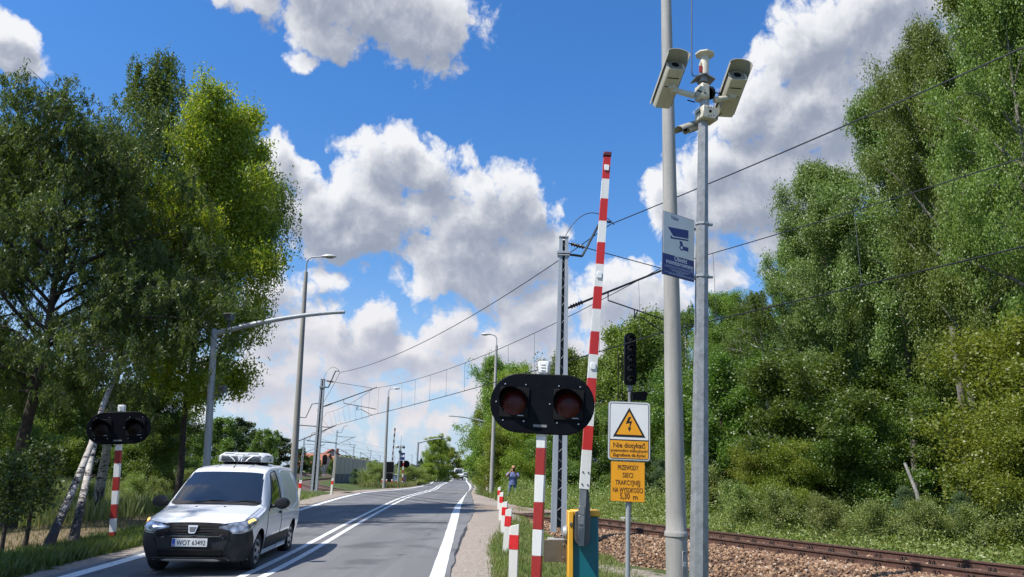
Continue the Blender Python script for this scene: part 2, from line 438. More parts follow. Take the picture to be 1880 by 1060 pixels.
def build_ground():
    xs = sorted(set([round(v, 3) for v in np.concatenate([np.arange(-20, 16, .4), np.arange(-60, -20, 3), np.arange(16, 60, 3), -60 * 1.22 ** np.arange(1, 20), 60 * 1.22 ** np.arange(1, 20)])]))
    ys = sorted(set([round(v, 3) for v in np.concatenate([np.arange(6, 60, .5), np.arange(-40, 6, 4), np.arange(60, 160, 4), 160 * 1.2 ** np.arange(1, 17)])]))
    V = []; C = []
    for y in ys:
        inroad = -20 < y < 420
        l, a = (xL(y) - .1, xA(y) - .1) if inroad else (0, -1)
        for x in xs:
            z = hz(x, y)
            if inroad and l < x < a: z -= .09
            near = abs(x) < 60 and y < 90
            z += (mnoise.noise((x * .35, y * .35, 0)) * .05) if near and not (l - 1.5 < x < a + 1.2) else 0
            lit = 0
            if -19 < x < -8.8 and 8 < y < 30: lit = ss(-x, 8.7, 9.6) * (1 - ss(-x, 12.5, 16)) * ss(y, 12, 15) * (1 - ss(y, 23, 28))
            lit = max(lit, .55 * (1 - ss(x, -.5, 1.5)) * ss(x, -1.5, -.5)) if 8 < y < 26 else lit
            V.append((x, y, z)); C.append((gravel_w(x, y), lit, 0, 1))
    nx = len(xs); F = [(j * nx + i, j * nx + i + 1, (j + 1) * nx + i + 1, (j + 1) * nx + i) for j in range(len(ys) - 1) for i in range(nx - 1)]
    me = np_mesh('ground', V, F, ground_mat(), 4, smooth=True)
    ca = me.color_attributes.new('cover', 'FLOAT_COLOR', 'POINT'); ca.data.foreach_set('color', np.array(C, dtype=np.float32).ravel())
    tag(link('ground', me), kind='structure')
build_ground()

# ------------------------------------------------------------------ road
def road_mat():
    m, nt, out = new_mat('asphalt')
    p = nt.node('ShaderNodeBsdfPrincipled')
    tc = nt.node('ShaderNodeTexCoord').outputs['Object']
    fine = nt.noise(tc, 90, 3, .7); mp = nt.node('ShaderNodeMapping'); mp.inputs['Scale'].default_value = (1.3, .06, 1); mp.inputs['Rotation'].default_value = (0, 0, .05); nt.l.new(tc, mp.inputs[0])
    wear = nt.noise(mp.outputs[0], 1.5, 5, .6); blot = nt.noise(tc, .6, 5, .6)
    c = nt.ramp(fine, [(.25, (.094, .093, .094)), (.5, (.152, .150, .151)), (.72, (.23, .227, .227))])
    c = nt.mix(nt.math('MULTIPLY', nt.smooth(wear, .42, .62), .6), c, (.20, .198, .198))
    c = nt.mix(nt.math('MULTIPLY', nt.smooth(blot, .52, .66), .55), c, (.055, .056, .062))
    # fine cracks and sealed joints
    vo = nt.node('ShaderNodeTexVoronoi', feature='DISTANCE_TO_EDGE'); vo.inputs['Scale'].default_value = .38
    nt.l.new(nt.vmath('ADD', tc, nt.vmath('MULTIPLY', nt.noise(tc, 1.1, 5, .7, out='Color'), (1.6, 1.6, 0))), vo.inputs['Vector'])
    crack = nt.math('MULTIPLY', nt.math('SUBTRACT', 1, nt.smooth(vo.outputs['Distance'], .0, .02)), nt.smooth(nt.noise(tc, .35, 2), .5, .62))
    c = nt.mix(nt.math('MULTIPLY', crack, .9), c, (.03, .03, .032))
    nt.l.new(c, p.inputs['Base Color']); p.inputs['Roughness'].default_value = .82; p.inputs['Specular IOR Level'].default_value = .3
    b = nt.node('ShaderNodeBump'); b.inputs['Strength'].default_value = .35; b.inputs['Distance'].default_value = .006
    nt.l.new(fine, b.inputs['Height']); nt.l.new(b.outputs[0], p.inputs['Normal'])
    nt.l.new(p.outputs[0], out.inputs[0]); return m
def paint_mat():
    m, nt, out = new_mat('road_paint')
    p = nt.node('ShaderNodeBsdfPrincipled'); tc = nt.node('ShaderNodeTexCoord').outputs['Object']
    n = nt.noise(tc, 9, 6, .75); f = nt.noise(tc, 70, 4, .7)
    c = nt.mix(nt.math('MULTIPLY', nt.smooth(n, .46, .68), .7), (.78, .78, .75), (.40, .40, .39))
    c = nt.mix(nt.math('MULTIPLY', nt.smooth(f, .56, .68), .75), c, (.17, .17, .175))
    nt.l.new(c, p.inputs['Base Color']); p.inputs['Roughness'].default_value = .7
    nt.l.new(p.outputs[0], out.inputs[0]); return m
ROADZ = .012
YS = list(np.arange(-20, 70, .6)) + list(np.arange(70, 420, 4))
def strip(name, fa, fb, dz, m, parent=None, n=1, y0=-20, y1=420, drop=0):
    V = []; 
    ys = [y for y in YS if y0 <= y <= y1]
    for y in ys:
        a, b = fa(y), fb(y)
        row = [(a + (b - a) * k / n, y) for k in range(n + 1)]
        zs = [hz(x, yy) + dz for x, yy in row]
        if drop: V.append((row[0][0] - .12, y, zs[0] - drop)); 
        V += [(x, yy, z) for (x, yy), z in zip(row, zs)]
        if drop: V.append((row[-1][0] + .12, y, zs[-1] - drop))
    w = n + 1 + (2 if drop else 0)
    F = [(j * w + i, j * w + i + 1, (j + 1) * w + i + 1, (j + 1) * w + i) for j in range(len(ys) - 1) for i in range(w - 1)]
    return link(name, np_mesh(name, V, F, m, 4, smooth=not drop), parent)
wob = lambda y, s: .03 * mnoise.noise((y * .9, s, 0)) + .02 * mnoise.noise((y * 2.7, s, 3))
road = strip('road', lambda y: xL(y) - .32 + wob(y, 1) * 2.5, lambda y: xA(y) + wob(y, 2) * 1.6, ROADZ, road_mat(), n=22, drop=.14)
tag(road, kind='structure')
PM = paint_mat()
strip('edge_line', lambda y: xRi(y) + wob(y, 5) * .4, lambda y: xRo(y) + wob(y, 6) * .4, ROADZ + .005, PM, road, n=2)
strip('edge_line', lambda y: xL(y) - .12, lambda y: xL(y) + .12, ROADZ + .005, PM, road, n=2)
strip('centre_line', lambda y: xC(y) - .22, lambda y: xC(y) - .09, ROADZ + .005, PM, road, n=2)
strip('centre_line', lambda y: xC(y) + .09, lambda y: xC(y) + .22, ROADZ + .005, PM, road, n=2)

# resurfaced patches and sealed joints across the lanes
def road_patch(name, y0, y1, fa, fb, m, dz):
    b = MB(); rows = []
    for y in np.linspace(y0, y1, 8):
        rows.append([(fa(y) + (fb(y) - fa(y)) * k / 6 + wob(y * 3 + k, 9), y + wob(k * 2.0, 4) * 2, 0) for k in range(7)])
    rows = [[(x, y, hz(x, y) + ROADZ + dz) for x, y, _ in r] for r in rows]
    b.grid(rows, 0, True); return b.build(name, m, road)
pat = mat('patched_asphalt', (.075, .075, .078), .85, 0, .2, 30, .5); pal = mat('worn_asphalt', (.20, .197, .192), .85, 0, .2, 30, .5); sealm = mat('joint_seal', (.025, .025, .027), .7)
road_patch('asphalt_patch', 22.6, 23.0, lambda y: xL(y) + .2, lambda y: xRi(y) - .05, sealm, .0025)
road_patch('asphalt_patch', 30.2, 30.5, lambda y: xL(y) + .2, lambda y: xRi(y) - .05, sealm, .0025)
road_patch('asphalt_patch', 54, 54.8, lambda y: xL(y) + .2, lambda y: xRi(y) - .05, sealm, .0025)
road_patch('asphalt_patch', 58, 63, lambda y: xC(y) + .4, lambda y: xRi(y) - .05, pal, .0025)
road_patch('asphalt_patch', 24.5, 29.5, lambda y: xC(y) + .5, lambda y: xRi(y) - .5, pal, .0025)
# ------------------------------------------------------------------ railway
RT = .2                                   # rail top level
tp = [Vector((T0.x + TD.x * t, T0.y + TD.y * t)) for t in np.arange(-46, 31, 3)]
tp += [Vector(v) for v in [(-12.6, 58.3), (-14.6, 63), (-17, 70), (-19.9, 78.5), (-22.8, 88), (-25.4, 98), (-27.6, 109), (-29.2, 121), (-30.2, 134), (-30.7, 150), (-30.6, 175), (-30.2, 220), (-30, 300)]]
def resample(P, step):
    out = [P[0]]; acc = 0
    # catmull-rom densified
    D = []
    for i in range(len(P) - 1):
        p0, p1, p2, p3 = P[max(i - 1, 0)], P[i], P[i + 1], P[min(i + 2, len(P) - 1)]
        for k in range(40):
            t = k / 40; D.append(.5 * ((2 * p1) + (p2 - p0) * t + (2 * p0 - 5 * p1 + 4 * p2 - p3) * t * t + (3 * p1 - p0 - 3 * p2 + p3) * t ** 3))
    D.append(P[-1]); last = D[0]
    for q in D[1:]:
        acc += (q - last).length; last = q
        if acc >= step: out.append(q); acc = 0
    return out
def normals(P):
    N = []
    for i in range(len(P)):
        d = (P[min(i + 1, len(P) - 1)] - P[max(i - 1, 0)]).normalized(); N.append(Vector((d.y, -d.x)))
    return N
rust = mat('rusty_rail', (.115, .058, .04), .75, .2, .25, 14, .3)
railtop = mat('polished_rail', (.42, .38, .34), .35, .8, .2, 20)
conc_sl = mat('sleeper_concrete', (.44, .37, .28), .9, 0, .2, 10, .4)
clipm = mat('rail_clip', (.05, .035, .03), .7, .4, .2, 20)
balmat = mat('ballast_bed', (.13, .083, .055), .95, 0, .5, 22, 1.0)
RPROF = [(-.07, -.172), (.07, -.172), (.07, -.158), (.012, -.135), (.010, -.045), (.036, -.035), (.036, -.003), (.03, 0), (-.03, 0), (-.036, -.003), (-.036, -.035), (-.010, -.045), (-.012, -.135), (-.07, -.158)]
def rail(name, P, off, parent, zt):
    N = normals(P); b = MB()
    rows = []
    for q, n in zip(P, N):
        c = q + n * off; rows.append([(c.x + n.x * u, c.y + n.y * u, zt + w) for u, w in RPROF])
    b.grid(rows, 0, False, True)
    for f in b.bm.faces:
        z = [v.co.z for v in f.verts]
        if min(z) > zt - .001: f.material_index = 1
    return b.build(name, [rust, railtop], parent, sharp=0)
def bed(name, P, top, toe, z1, z0):
    N = normals(P); V = []; offs = [-toe, -toe * .82, -top, -top * .5, 0, top * .5, top, toe * .82, toe]
    for q, n in zip(P, N):
        for k, o in enumerate(offs):
            z = z0 if k in (0, 8) else (z0 * .55 + z1 * .45 if k in (1, 7) else z1)
            V.append((q.x + n.x * o, q.y + n.y * o, z))
    w = len(offs); F = [(j * w + i, j * w + i + 1, (j + 1) * w + i + 1, (j + 1) * w + i) for j in range(len(P) - 1) for i in range(w - 1)]
    return link(name, np_mesh(name, V, F, balmat, 4, smooth=True))
PT = resample(tp, 1.5)
trk = thing('railway_track', 'rusty single railway track on brown ballast crossing the road and curving away to the left', 'railway track', (0, 0, 0))
rail('rail', PT, -.755, trk, RT); rail('rail', PT, .755, trk, RT)
# ballast bed: interrupted where the road crosses
def cross(q): 
    t, s = tsd(q.x, q.y); return 6.0 < t < 27.5
A_ = [q for q in PT if tsd(q.x, q.y)[0] <= 6.5]; B_ = [q for q in PT if tsd(q.x, q.y)[0] >= 27]
tag(bed('ballast_embankment', A_, 1.75, 3.3, RT - .185, -.5), kind='structure')
tag(bed('ballast_embankment', B_, 1.75, 3.4, RT - .185, -.42), kind='structure')
# sleepers with spring clips, nearest hundred as parts
smb = None; placed = 0
b = MB(); b.box((0, 0, -.20), (2.5, .24, .07), bev=.02); sl0 = b.build('sleeper', conc_sl)
b = MB(); b.box((0, 0, -.158), (.42, .16, .026))
for sgn in (-1, 1):
    for dy in (-.045, .045):
        b.tube([(sgn * .095 + .035 * math.cos(a), dy, -.118 + .035 * math.sin(a)) for a in np.linspace(0, 2 * math.pi, 9)], .012, 5, cap=False)
cl0 = b.build('rail_clip', clipm)
sl0.parent = trk; cl0.parent = sl0; cl0.location = (-.755, 0, 0)
cl1 = cl0.copy(); col.objects.link(cl1); cl1.location = (.755, 0, 0)
spts = resample([Vector((T0.x + TD.x * t, T0.y + TD.y * t)) for t in np.arange(-22, 36.5, .5)], .6)
first = True
for q in spts:
    t, s = tsd(q.x, q.y)
    if 4.2 < t < 28: continue
    if placed >= 100: break
    if first: o = sl0; first = False
    else:
        o = sl0.copy(); col.objects.link(o); o.parent = trk
        for k in (cl0, cl1):
            c = k.copy(); col.objects.link(c); c.parent = o
    o.location = (q.x, q.y, RT); o.rotation_euler = (0, 0, math.atan2(TD.y, TD.x) - math.pi / 2); placed += 1
# crossing surface: panels between and beside the rails
panel = mat('crossing_panel', (.30, .225, .165), .85, 0, .25, 8, .4, c2=(.16, .12, .09), c2amt=.6)
b = MB()
rot = (0, 0, math.atan2(TD.y, TD.x))
def pan(s0, s1, t0, t1, dz=0):
    tt = (t0 + t1) / 2; s_ = (s0 + s1) / 2; c = T0 + TD * tt + TN * s_
    b.box((c.x, c.y, .10 + dz), (t1 - t0, s1 - s0, .2), rot, .012)
for t0 in np.arange(3.2, 10.2, 1.0):
    j = random.uniform(-.004, .004)
    pan(-.62, .62, t0 + .01, t0 + .99, j + .006); pan(-1.95, -.83, t0 + .01, t0 + .99, j); pan(.83, 1.75, t0 + .01, t0 + .99, j)
for t0 in np.arange(25.5, 29.4, 1.0):
    pan(-.62, .62, t0 + .01, t0 + .99, .006); pan(-1.95, -.83, t0 + .01, t0 + .99); pan(.83, 1.75, t0 + .01, t0 + .99)
tag(b.build('crossing_panels', panel), kind='structure')
# grooves along the rails and sealed joints across the carriageway
dark = mat('joint_filler', (.018, .018, .02), .8)
b = MB()
def across(s0, s1, dz):
    tl = [T0 + TD * t for t in np.arange(7.2, 26.5, .8)]
    A = []; B = []
    for q in tl:
        p0 = q + TN * s0; p1 = q + TN * s1
        if xL(p0.y) - .3 < p0.x < xA(p0.y) - .02:
            A.append((p0.x, p0.y, hz(p0.x, p0.y) + dz)); B.append((p1.x, p1.y, hz(p1.x, p1.y) + dz))
    if len(A) > 1: b.grid([A, B], 0, False)
for s0, s1 in ((-.72, -.64), (.64, .72), (-2.05, -2.0), (2.0, 2.05), (-.86, -.83), (.83, .86)): across(s0, s1, ROADZ + .009)
tag(b.build('rail_grooves', dark, road), None)
# second line running beside the road far off to the left
P2 = [Vector((-46 + .012 * (y - 90), y)) for y in np.arange(-30, 330, 6)]
trk2 = thing('railway_track', 'distant straight railway track on a low embankment beyond the meadow on the left', 'railway track', (0, 0, 0))
rail('rail', P2, -.755, trk2, .75); rail('rail', P2, .755, trk2, .75)
tag(bed('ballast_embankment', P2, 2.6, 5.0, .58, -.3), kind='structure')

# loose ballast stones on the near shoulder
def stones(n):
    ico = bmesh.new(); bmesh.ops.create_icosphere(ico, subdivisions=1, radius=1)
    iv = np.array([v.co[:] for v in ico.verts]); iff = np.array([[v.index for v in f.verts] for f in ico.faces]); ico.free()
    t = rng.uniform(-18, 5.0, n); s = -3.5 + 2.75 * rng.random(n) ** .9
    t2 = rng.uniform(-18, 5.5, n // 7); s2 = rng.uniform(-.6, 1.6, n // 7)
    t = np.concatenate([t, t2]); s = np.concatenate([s, s2]); n = len(t)
    x = T0.x + TD.x * t + TN.x * s; y = T0.y + TD.y * t + TN.y * s
    a = np.abs(s); z = np.where(a < 1.75, RT - .185, np.where(a < 2.71, (RT - .185) + (a - 1.75) / .96 * (-.278), -.263 + (a - 2.71) / .59 * -.2))
    sc = rng.uniform(.018, .042, (n, 1, 1)) * rng.uniform(.6, 1.25, (n, 1, 3))
    def rot(n):
        q = rng.normal(size=(n, 4)); q /= np.linalg.norm(q, axis=1, keepdims=True); w, a, b_, c = q.T
        return np.stack([np.stack([1 - 2 * (b_ * b_ + c * c), 2 * (a * b_ - c * w), 2 * (a * c + b_ * w)], -1), np.stack([2 * (a * b_ + c * w), 1 - 2 * (a * a + c * c), 2 * (b_ * c - a * w)], -1), np.stack([2 * (a * c - b_ * w), 2 * (b_ * c + a * w), 1 - 2 * (a * a + b_ * b_)], -1)], -2)
    v = iv[None] * rng.uniform(.72, 1.25, (n, len(iv), 1)) * sc
    v = np.einsum('nij,nkj->nki', rot(n), v)
    v += np.stack([x, y, z + rng.uniform(0, .035, n)], -1)[:, None, :]
    f = (iff[None] + (np.arange(n) * len(iv))[:, None, None]).reshape(-1, 3)
    m, nt, out = new_mat('ballast_stone'); p = nt.node('ShaderNodeBsdfPrincipled'); p.inputs['Roughness'].default_value = .9
    g = nt.node('ShaderNodeNewGeometry').outputs['Random Per Island']
    nt.l.new(nt.ramp(g, [(0, (.09, .048, .028)), (.35, (.20, .112, .062)), (.7, (.30, .18, .102)), (.92, (.39, .26, .16)), (1, (.46, .38, .29))]), p.inputs['Base Color']); nt.l.new(p.outputs[0], out.inputs[0])
    tag(link('ballast_stones', np_mesh('ballast_stones', v.reshape(-1, 3), f, m, 3)), 'loose brown ballast stones heaped beside the near rail', 'ballast', kind='stuff')
stones(17000)
# ------------------------------------------------------------------ vegetation
def leaf_quads(c, d, nrm, L, W):
    """kite leaves: centres c, pointing along d, blade normal nrm, length L, width W -> verts"""
    d = d / np.maximum(np.linalg.norm(d, axis=1, keepdims=True), 1e-6)
    s = np.cross(d, nrm); s /= np.maximum(np.linalg.norm(s, axis=1, keepdims=True), 1e-6)
    L = L[:, None]; W = W[:, None]
    return np.stack([c - d * L * .5, c + s * W * .5 - d * L * .06, c + d * L * .5, c - s * W * .5 - d * L * .06], 1).reshape(-1, 3)
def quads(n): return np.arange(n * 4).reshape(-1, 4)
def unit(n, r): 
    v = r.normal(size=(n, 3)); return v / np.linalg.norm(v, axis=1, keepdims=True)
def tubes_mesh(name, tubes, m):
    V = []; F = []
    for pts, rad, seg in tubes:
        o = len(V); pts = [Vector(p) for p in pts]; ref = Vector((1, 0, 0))
        for i, p in enumerate(pts):
            d = (pts[min(i + 1, len(pts) - 1)] - pts[max(i - 1, 0)])
            d = d.normalized() if d.length > 1e-9 else Vector((0, 0, 1))
            a = ref - d * ref.dot(d)
            if a.length < .05: a = Vector((0, 1, 0)) - d * d.y
            a.normalize(); b = d.cross(a); ref = a
            for k in range(seg):
                t = 2 * math.pi * k / seg; V.append(p + (a * math.cos(t) + b * math.sin(t)) * rad[i])
        for i in range(len(pts) - 1):
            for k in range(seg): F.append((o + i * seg + k, o + i * seg + (k + 1) % seg, o + (i + 1) * seg + (k + 1) % seg, o + (i + 1) * seg + k))
    return np_mesh(name, [tuple(v) for v in V], F, m, 4, smooth=True)
def make_tree(name, H, spread, base, seed, leaf, nleaf, bark, shape='oval', lean=(0, 0), nb=26, trunk_r=.16, leaf_l=.11, leaf_w=.07, weep=0.0, rise=.5, sig=.38, trunk_pts=None, forks=1, clump=5, double=False, bottom_leaf=0):
    """returns trunk mesh and crown mesh with the base at the origin"""
    r = np.random.default_rng(seed); tubes = []; nodes = []
    def trunk_line(k):
        if trunk_pts: return [Vector(p) for p in trunk_pts[k]]
        w = Vector((0, 0, 0)); L = []
        for i in range(9):
            t = i / 8
            w += Vector((r.normal() * .022 * H / 8, r.normal() * .022 * H / 8, 0)) * (1.5 if i else 0)
            L.append(Vector((lean[0] * t * t * H + w.x, lean[1] * t * t * H + w.y, t * H * .96)))
        return L
    for k in range(forks):
        L = trunk_line(k)
        rad = [trunk_r * (1.25 if i == 0 else 1) * (1 - .92 * (i / (len(L) - 1)) ** .9) + .01 for i in range(len(L))]
        tubes.append((L, rad, 9))
        top = L[-1].z
        for i in range(nb):
            f = (i + r.random() * .8) / nb
            h = base * top + f * (top - base * top) * .98
            j = min(len(L) - 2, max(0, next((q for q in range(len(L) - 1) if L[q + 1].z >= h), len(L) - 2)))
            tt = (h - L[j].z) / max(.01, L[j + 1].z - L[j].z); o = L[j].lerp(L[j + 1], tt)
            env = {'oval': math.sin(math.pi * min(1, .12 + .86 * f)) ** .7, 'cone': (1 - f) ** .8 * .95 + .08, 'round': math.sin(math.pi * (.2 + .75 * f)) ** .5, 'tall': .55 + .45 * math.sin(math.pi * f) - .35 * f * f}[shape]
            bl = spread * env * r.uniform(.65, 1.15); a = i * 2.4 + r.normal() * .5
            dr = Vector((math.cos(a), math.sin(a), 0)); 
            pts = [o]; cur = o.copy(); v = dr + Vector((0, 0, rise * (.4 + .9 * f)))
            ns = 6
            for q in range(ns):
                v.z += (-.12 - weep * .3) * (q / ns) + r.normal() * .16
                v.x += r.normal() * .13; v.y += r.normal() * .13
                cur = cur + v.normalized() * (bl / ns); pts.append(cur.copy())
            r0 = max(.012, trunk_r * .42 * (bl / max(spread, .1)) * (1 - .5 * f))
            tubes.append((pts, [r0 * (1 - .85 * q / ns) + .004 for q in range(ns + 1)], 5))
            for q in range(1, ns + 1):
                if q / ns < .25: continue
                for _ in range(2 if q < ns else 3):
                    fw = (pts[q] - pts[q - 1]).normalized()
                    sd = (fw * .7 + Vector((r.normal(), r.normal(), r.normal() * .85 + .1)).normalized()).normalized(); sl = min(1.5, bl * r.uniform(.16, .42))
                    e = pts[q] + sd * sl
                    if sl > .35: tubes.append(([pts[q], pts[q].lerp(e, .5) + Vector((0, 0, .04)), e], [.012, .009, .005], 3))
                    if r.random() < .78: nodes.append((pts[q].lerp(e, .25), e))
                    for _k in range(2):
                        m_ = pts[q].lerp(e, r.uniform(.35, .9)); s2 = Vector((r.normal(), r.normal(), r.normal() * .85 + .05)).normalized() * sl * r.uniform(.35, .75)
                        if r.random() < .7: nodes.append((m_, m_ + s2))
    segA = np.array([n[0][:] for n in nodes]); segB = np.array([n[1][:] for n in nodes]); nodes = segB
    if weep > 0:
        # hanging strands
        ns_ = max(len(nodes), nleaf // 34); base_n = nodes[r.integers(0, len(nodes), ns_)] + r.normal(size=(ns_, 3)) * (.22, .22, .15)
        per = nleaf // ns_; ln = r.uniform(.3, 1.5, ns_) * weep * 1.25
        t = r.random((ns_, per)); sw = r.normal(size=(ns_, 1, 3)) * (.16, .16, 0)
        c = base_n[:, None, :] + sw * t[..., None] + np.stack([np.zeros_like(t), np.zeros_like(t), -t * ln[:, None]], -1) + r.normal(size=(ns_, per, 3)) * .045
        c = c.reshape(-1, 3); n = len(c); d = unit(n, r) * .8 + np.array([0, 0, -.9]); nr = unit(n, r)
    else:
        k = r.integers(0, len(nodes), nleaf); sg = sig * (.35 + .4 * ((k * 7919) % 97) / 97.0); tt = r.random(nleaf)[:, None] * 1.06; n = nleaf
        c = segA[k] * (1 - tt) + segB[k] * tt + np.clip(r.normal(size=(nleaf, 3)), -1.7, 1.7) * np.stack([sg, sg, sg * .85], -1)
        d = unit(n, r) * .8 + np.array([0, 0, -.28]); nr = unit(n, r) * .9 + np.array([-.25, -.15, .45])
    keep = c[:, 2] > .15; c, d, nr = c[keep], d[keep], nr[keep]; n = len(c)
    L = leaf_l * r.uniform(.65, 1.25, n); W = leaf_w * r.uniform(.7, 1.2, n)
    crown = np_mesh(name + '_crown', leaf_quads(c, d, nr, L, W), quads(n), leaf, 4)
    trunk = tubes_mesh(name + '_trunk', tubes, bark)
    return trunk, crown
def place_tree(name, meshes, label, cat, loc, rz=0, group=None, scale=1.0):
    t = thing(name, label, cat, loc, rz, group); t.scale = (scale,) * 3 if isinstance(scale, (int, float)) else scale
    link('trunk', meshes[0], t); link('crown', meshes[1], t); return t
def birch_bark():
    m, nt, out = new_mat('birch_bark'); p = nt.node('ShaderNodeBsdfPrincipled'); p.inputs['Roughness'].default_value = .8
    tc = nt.node('ShaderNodeTexCoord').outputs['Object']; sp = nt.node('ShaderNodeSeparateXYZ'); nt.l.new(tc, sp.inputs[0])
    mp = nt.node('ShaderNodeMapping'); mp.inputs['Scale'].default_value = (2.2, 2.2, 7); nt.l.new(tc, mp.inputs[0])
    bands = nt.smooth(nt.noise(mp.outputs[0], 1.6, 4, .65), .53, .6)
    mp2 = nt.node('ShaderNodeMapping'); mp2.inputs['Scale'].default_value = (9, 9, 2); nt.l.new(tc, mp2.inputs[0])
    low = nt.math('MULTIPLY', nt.smooth(sp.outputs[2], 2.0, .2), 1.0)
    rough = nt.smooth(nt.math('ADD', nt.noise(mp2.outputs[0], 1.5, 5, .7), nt.math('MULTIPLY_ADD', low, .3, -.12)), .5, .6)
    c = nt.mix(nt.math('MAXIMUM', bands, nt.math('MULTIPLY', rough, nt.smooth(low, .1, .6))), nt.ramp(nt.noise(tc, 6, 4), [(.3, (.27, .25, .22)), (.7, (.46, .44, .40))]), (.03, .026, .024))
    nt.l.new(c, p.inputs['Base Color']); nt.l.new(p.outputs[0], out.inputs[0]); return m
bark_b = birch_bark()
bark_d = mat('dark_bark', (.055, .045, .036), .95, 0, .35, 9, .8)
bark_g = mat('grey_bark', (.17, .16, .135), .9, 0, .35, 7, .7, c2=(.07, .06, .05), c2amt=.7)
lf_birch = leaf_mat('birch_leaves', [(.06, .11, .025), (.105, .17, .036), (.16, .22, .052)], .42, .02, .5)
lf_willow = leaf_mat('willow_leaves', [(.045, .08, .022), (.08, .13, .03), (.135, .18, .052), (.10, .15, .032)], .38, .035, .45)
lf_yellow = leaf_mat('yellowing_leaves', [(.13, .20, .02), (.20, .27, .027), (.34, .32, .033), (.23, .27, .028)], .5, .03, .45)
lf_poplar = leaf_mat('poplar_leaves', [(.085, .15, .026), (.15, .22, .04), (.21, .27, .065), (.18, .26, .045)], .4, .03, .45)
lf_aspen = leaf_mat('aspen_leaves', [(.10, .175, .04), (.16, .255, .06), (.26, .34, .13), (.18, .28, .065)], .38, .035, .45)
lf_maple = leaf_mat('maple_leaves', [(.06, .125, .018), (.10, .175, .027), (.15, .22, .035)], .4, .04, .45)
lf_bush = leaf_mat('bush_leaves', [(.12, .18, .04), (.20, .26, .065), (.30, .33, .11)], .4, .04, .45)
lf_lime = leaf_mat('young_leaves', [(.13, .20, .025), (.19, .26, .034), (.26, .30, .045)], .45, .03, .45)
lf_pine = leaf_mat('pine_needles', [(.06, .11, .045), (.09, .145, .06), (.13, .18, .08)], .25, .03, .5)
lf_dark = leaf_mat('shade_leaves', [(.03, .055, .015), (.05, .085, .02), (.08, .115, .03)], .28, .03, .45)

def gz(x, y): return hz(x, y) - .03
# --- forest beyond the track: prototypes
PROTO = {}
PROTO['poplar'] = make_tree('poplar', 16, 4.2, .3, 3, lf_poplar, 150000, bark_g, 'oval', nb=40, trunk_r=.2, leaf_l=.095, leaf_w=.07, rise=1.25, sig=.42)
PROTO['aspen'] = make_tree('aspen', 15, 3.3, .34, 8, lf_aspen, 120000, bark_g, 'tall', nb=38, trunk_r=.14, leaf_l=.09, leaf_w=.075, rise=1.1, sig=.4)
PROTO['birch'] = make_tree('birch', 13, 2.7, .3, 21, lf_birch, 42000, bark_b, 'oval', nb=28, trunk_r=.12, leaf_l=.085, leaf_w=.06, rise=.8, weep=.5)
PROTO['maple'] = make_tree('maple', 7, 2.9, .08, 33, lf_maple, 85000, bark_d, 'round', nb=32, trunk_r=.1, leaf_l=.10, leaf_w=.08, rise=.8, sig=.42)
PROTO['lime'] = make_tree('young', 4.2, 1.7, .04, 41, lf_lime, 48000, bark_d, 'round', nb=22, trunk_r=.05, leaf_l=.068, leaf_w=.048, rise=1.0, sig=.32)
PROTO['bush'] = make_tree('bush', 2.2, 1.4, .02, 47, lf_bush, 18000, bark_d, 'round', nb=18, trunk_r=.035, leaf_l=.075, leaf_w=.045, rise=1.1, sig=.3)
PROTO['pine'] = make_tree('pine', 3.2, 1.1, .04, 51, lf_pine, 16000, bark_d, 'cone', nb=26, trunk_r=.05, leaf_l=.13, leaf_w=.02, rise=.35, sig=.16)
PROTO['far'] = make_tree('far', 13, 5.0, .06, 60, lf_maple, 13000, bark_d, 'round', nb=26, trunk_r=.22, leaf_l=.42, leaf_w=.34, rise=.5, sig=.75)
PROTO['farlime'] = make_tree('farlime', 11, 4.6, .05, 64, lf_lime, 15000, bark_d, 'round', nb=26, trunk_r=.2, leaf_l=.34, leaf_w=.26, rise=.55, sig=.65)
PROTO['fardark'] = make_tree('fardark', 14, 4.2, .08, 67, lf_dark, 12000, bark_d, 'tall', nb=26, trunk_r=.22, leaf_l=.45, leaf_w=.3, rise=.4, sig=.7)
PROTO['edge'] = make_tree('edge', 9, 3.4, .03, 71, lf_poplar, 85000, bark_d, 'round', nb=34, trunk_r=.12, leaf_l=.125, leaf_w=.09, rise=.9, sig=.45)
PROTO['edgelime'] = make_tree('edgelime', 9, 3.6, .03, 77, lf_lime, 70000, bark_d, 'round', nb=34, trunk_r=.12, leaf_l=.14, leaf_w=.1, rise=.9, sig=.45)
HGT = dict(edgelime=9, poplar=16, aspen=15, birch=13, maple=7, lime=4.2, bush=2.2, pine=3.2, far=13, farlime=11, fardark=14, edge=9)
WD = ['first', 'second', 'third', 'fourth', 'fifth', 'sixth', 'seventh', 'eighth', 'ninth', 'tenth', 'eleventh', 'twelfth']
def forest(kind, px, Y, top, label, cat, group, wide=1.0, name=None):
    x = at(px, 800, Y).x; z0 = gz(x, Y) if Y < 60 else -.05
    H = top if top < 30 and top > 0 and isinstance(top, float) else at(px, top, Y).z - z0
    s = H / HGT[kind]
    return place_tree(name or {'poplar': 'poplar_tree', 'aspen': 'aspen_tree', 'birch': 'birch_tree', 'maple': 'maple_tree', 'lime': 'young_tree', 'bush': 'bush', 'pine': 'pine_sapling', 'far': 'broadleaf_tree', 'farlime': 'broadleaf_tree', 'fardark': 'broadleaf_tree', 'edge': 'broadleaf_tree', 'edgelime': 'broadleaf_tree'}[kind],
        PROTO[kind], label, cat, (x, Y, z0), random.uniform(0, 6.28), group, (s * wide, s * wide, s))
GF = 'trees of the wood beyond the railway track'
forest('poplar', 1945, 19.5, -90, 'tall broad poplar at the right edge, its top out of the picture', 'tree', GF, .52)
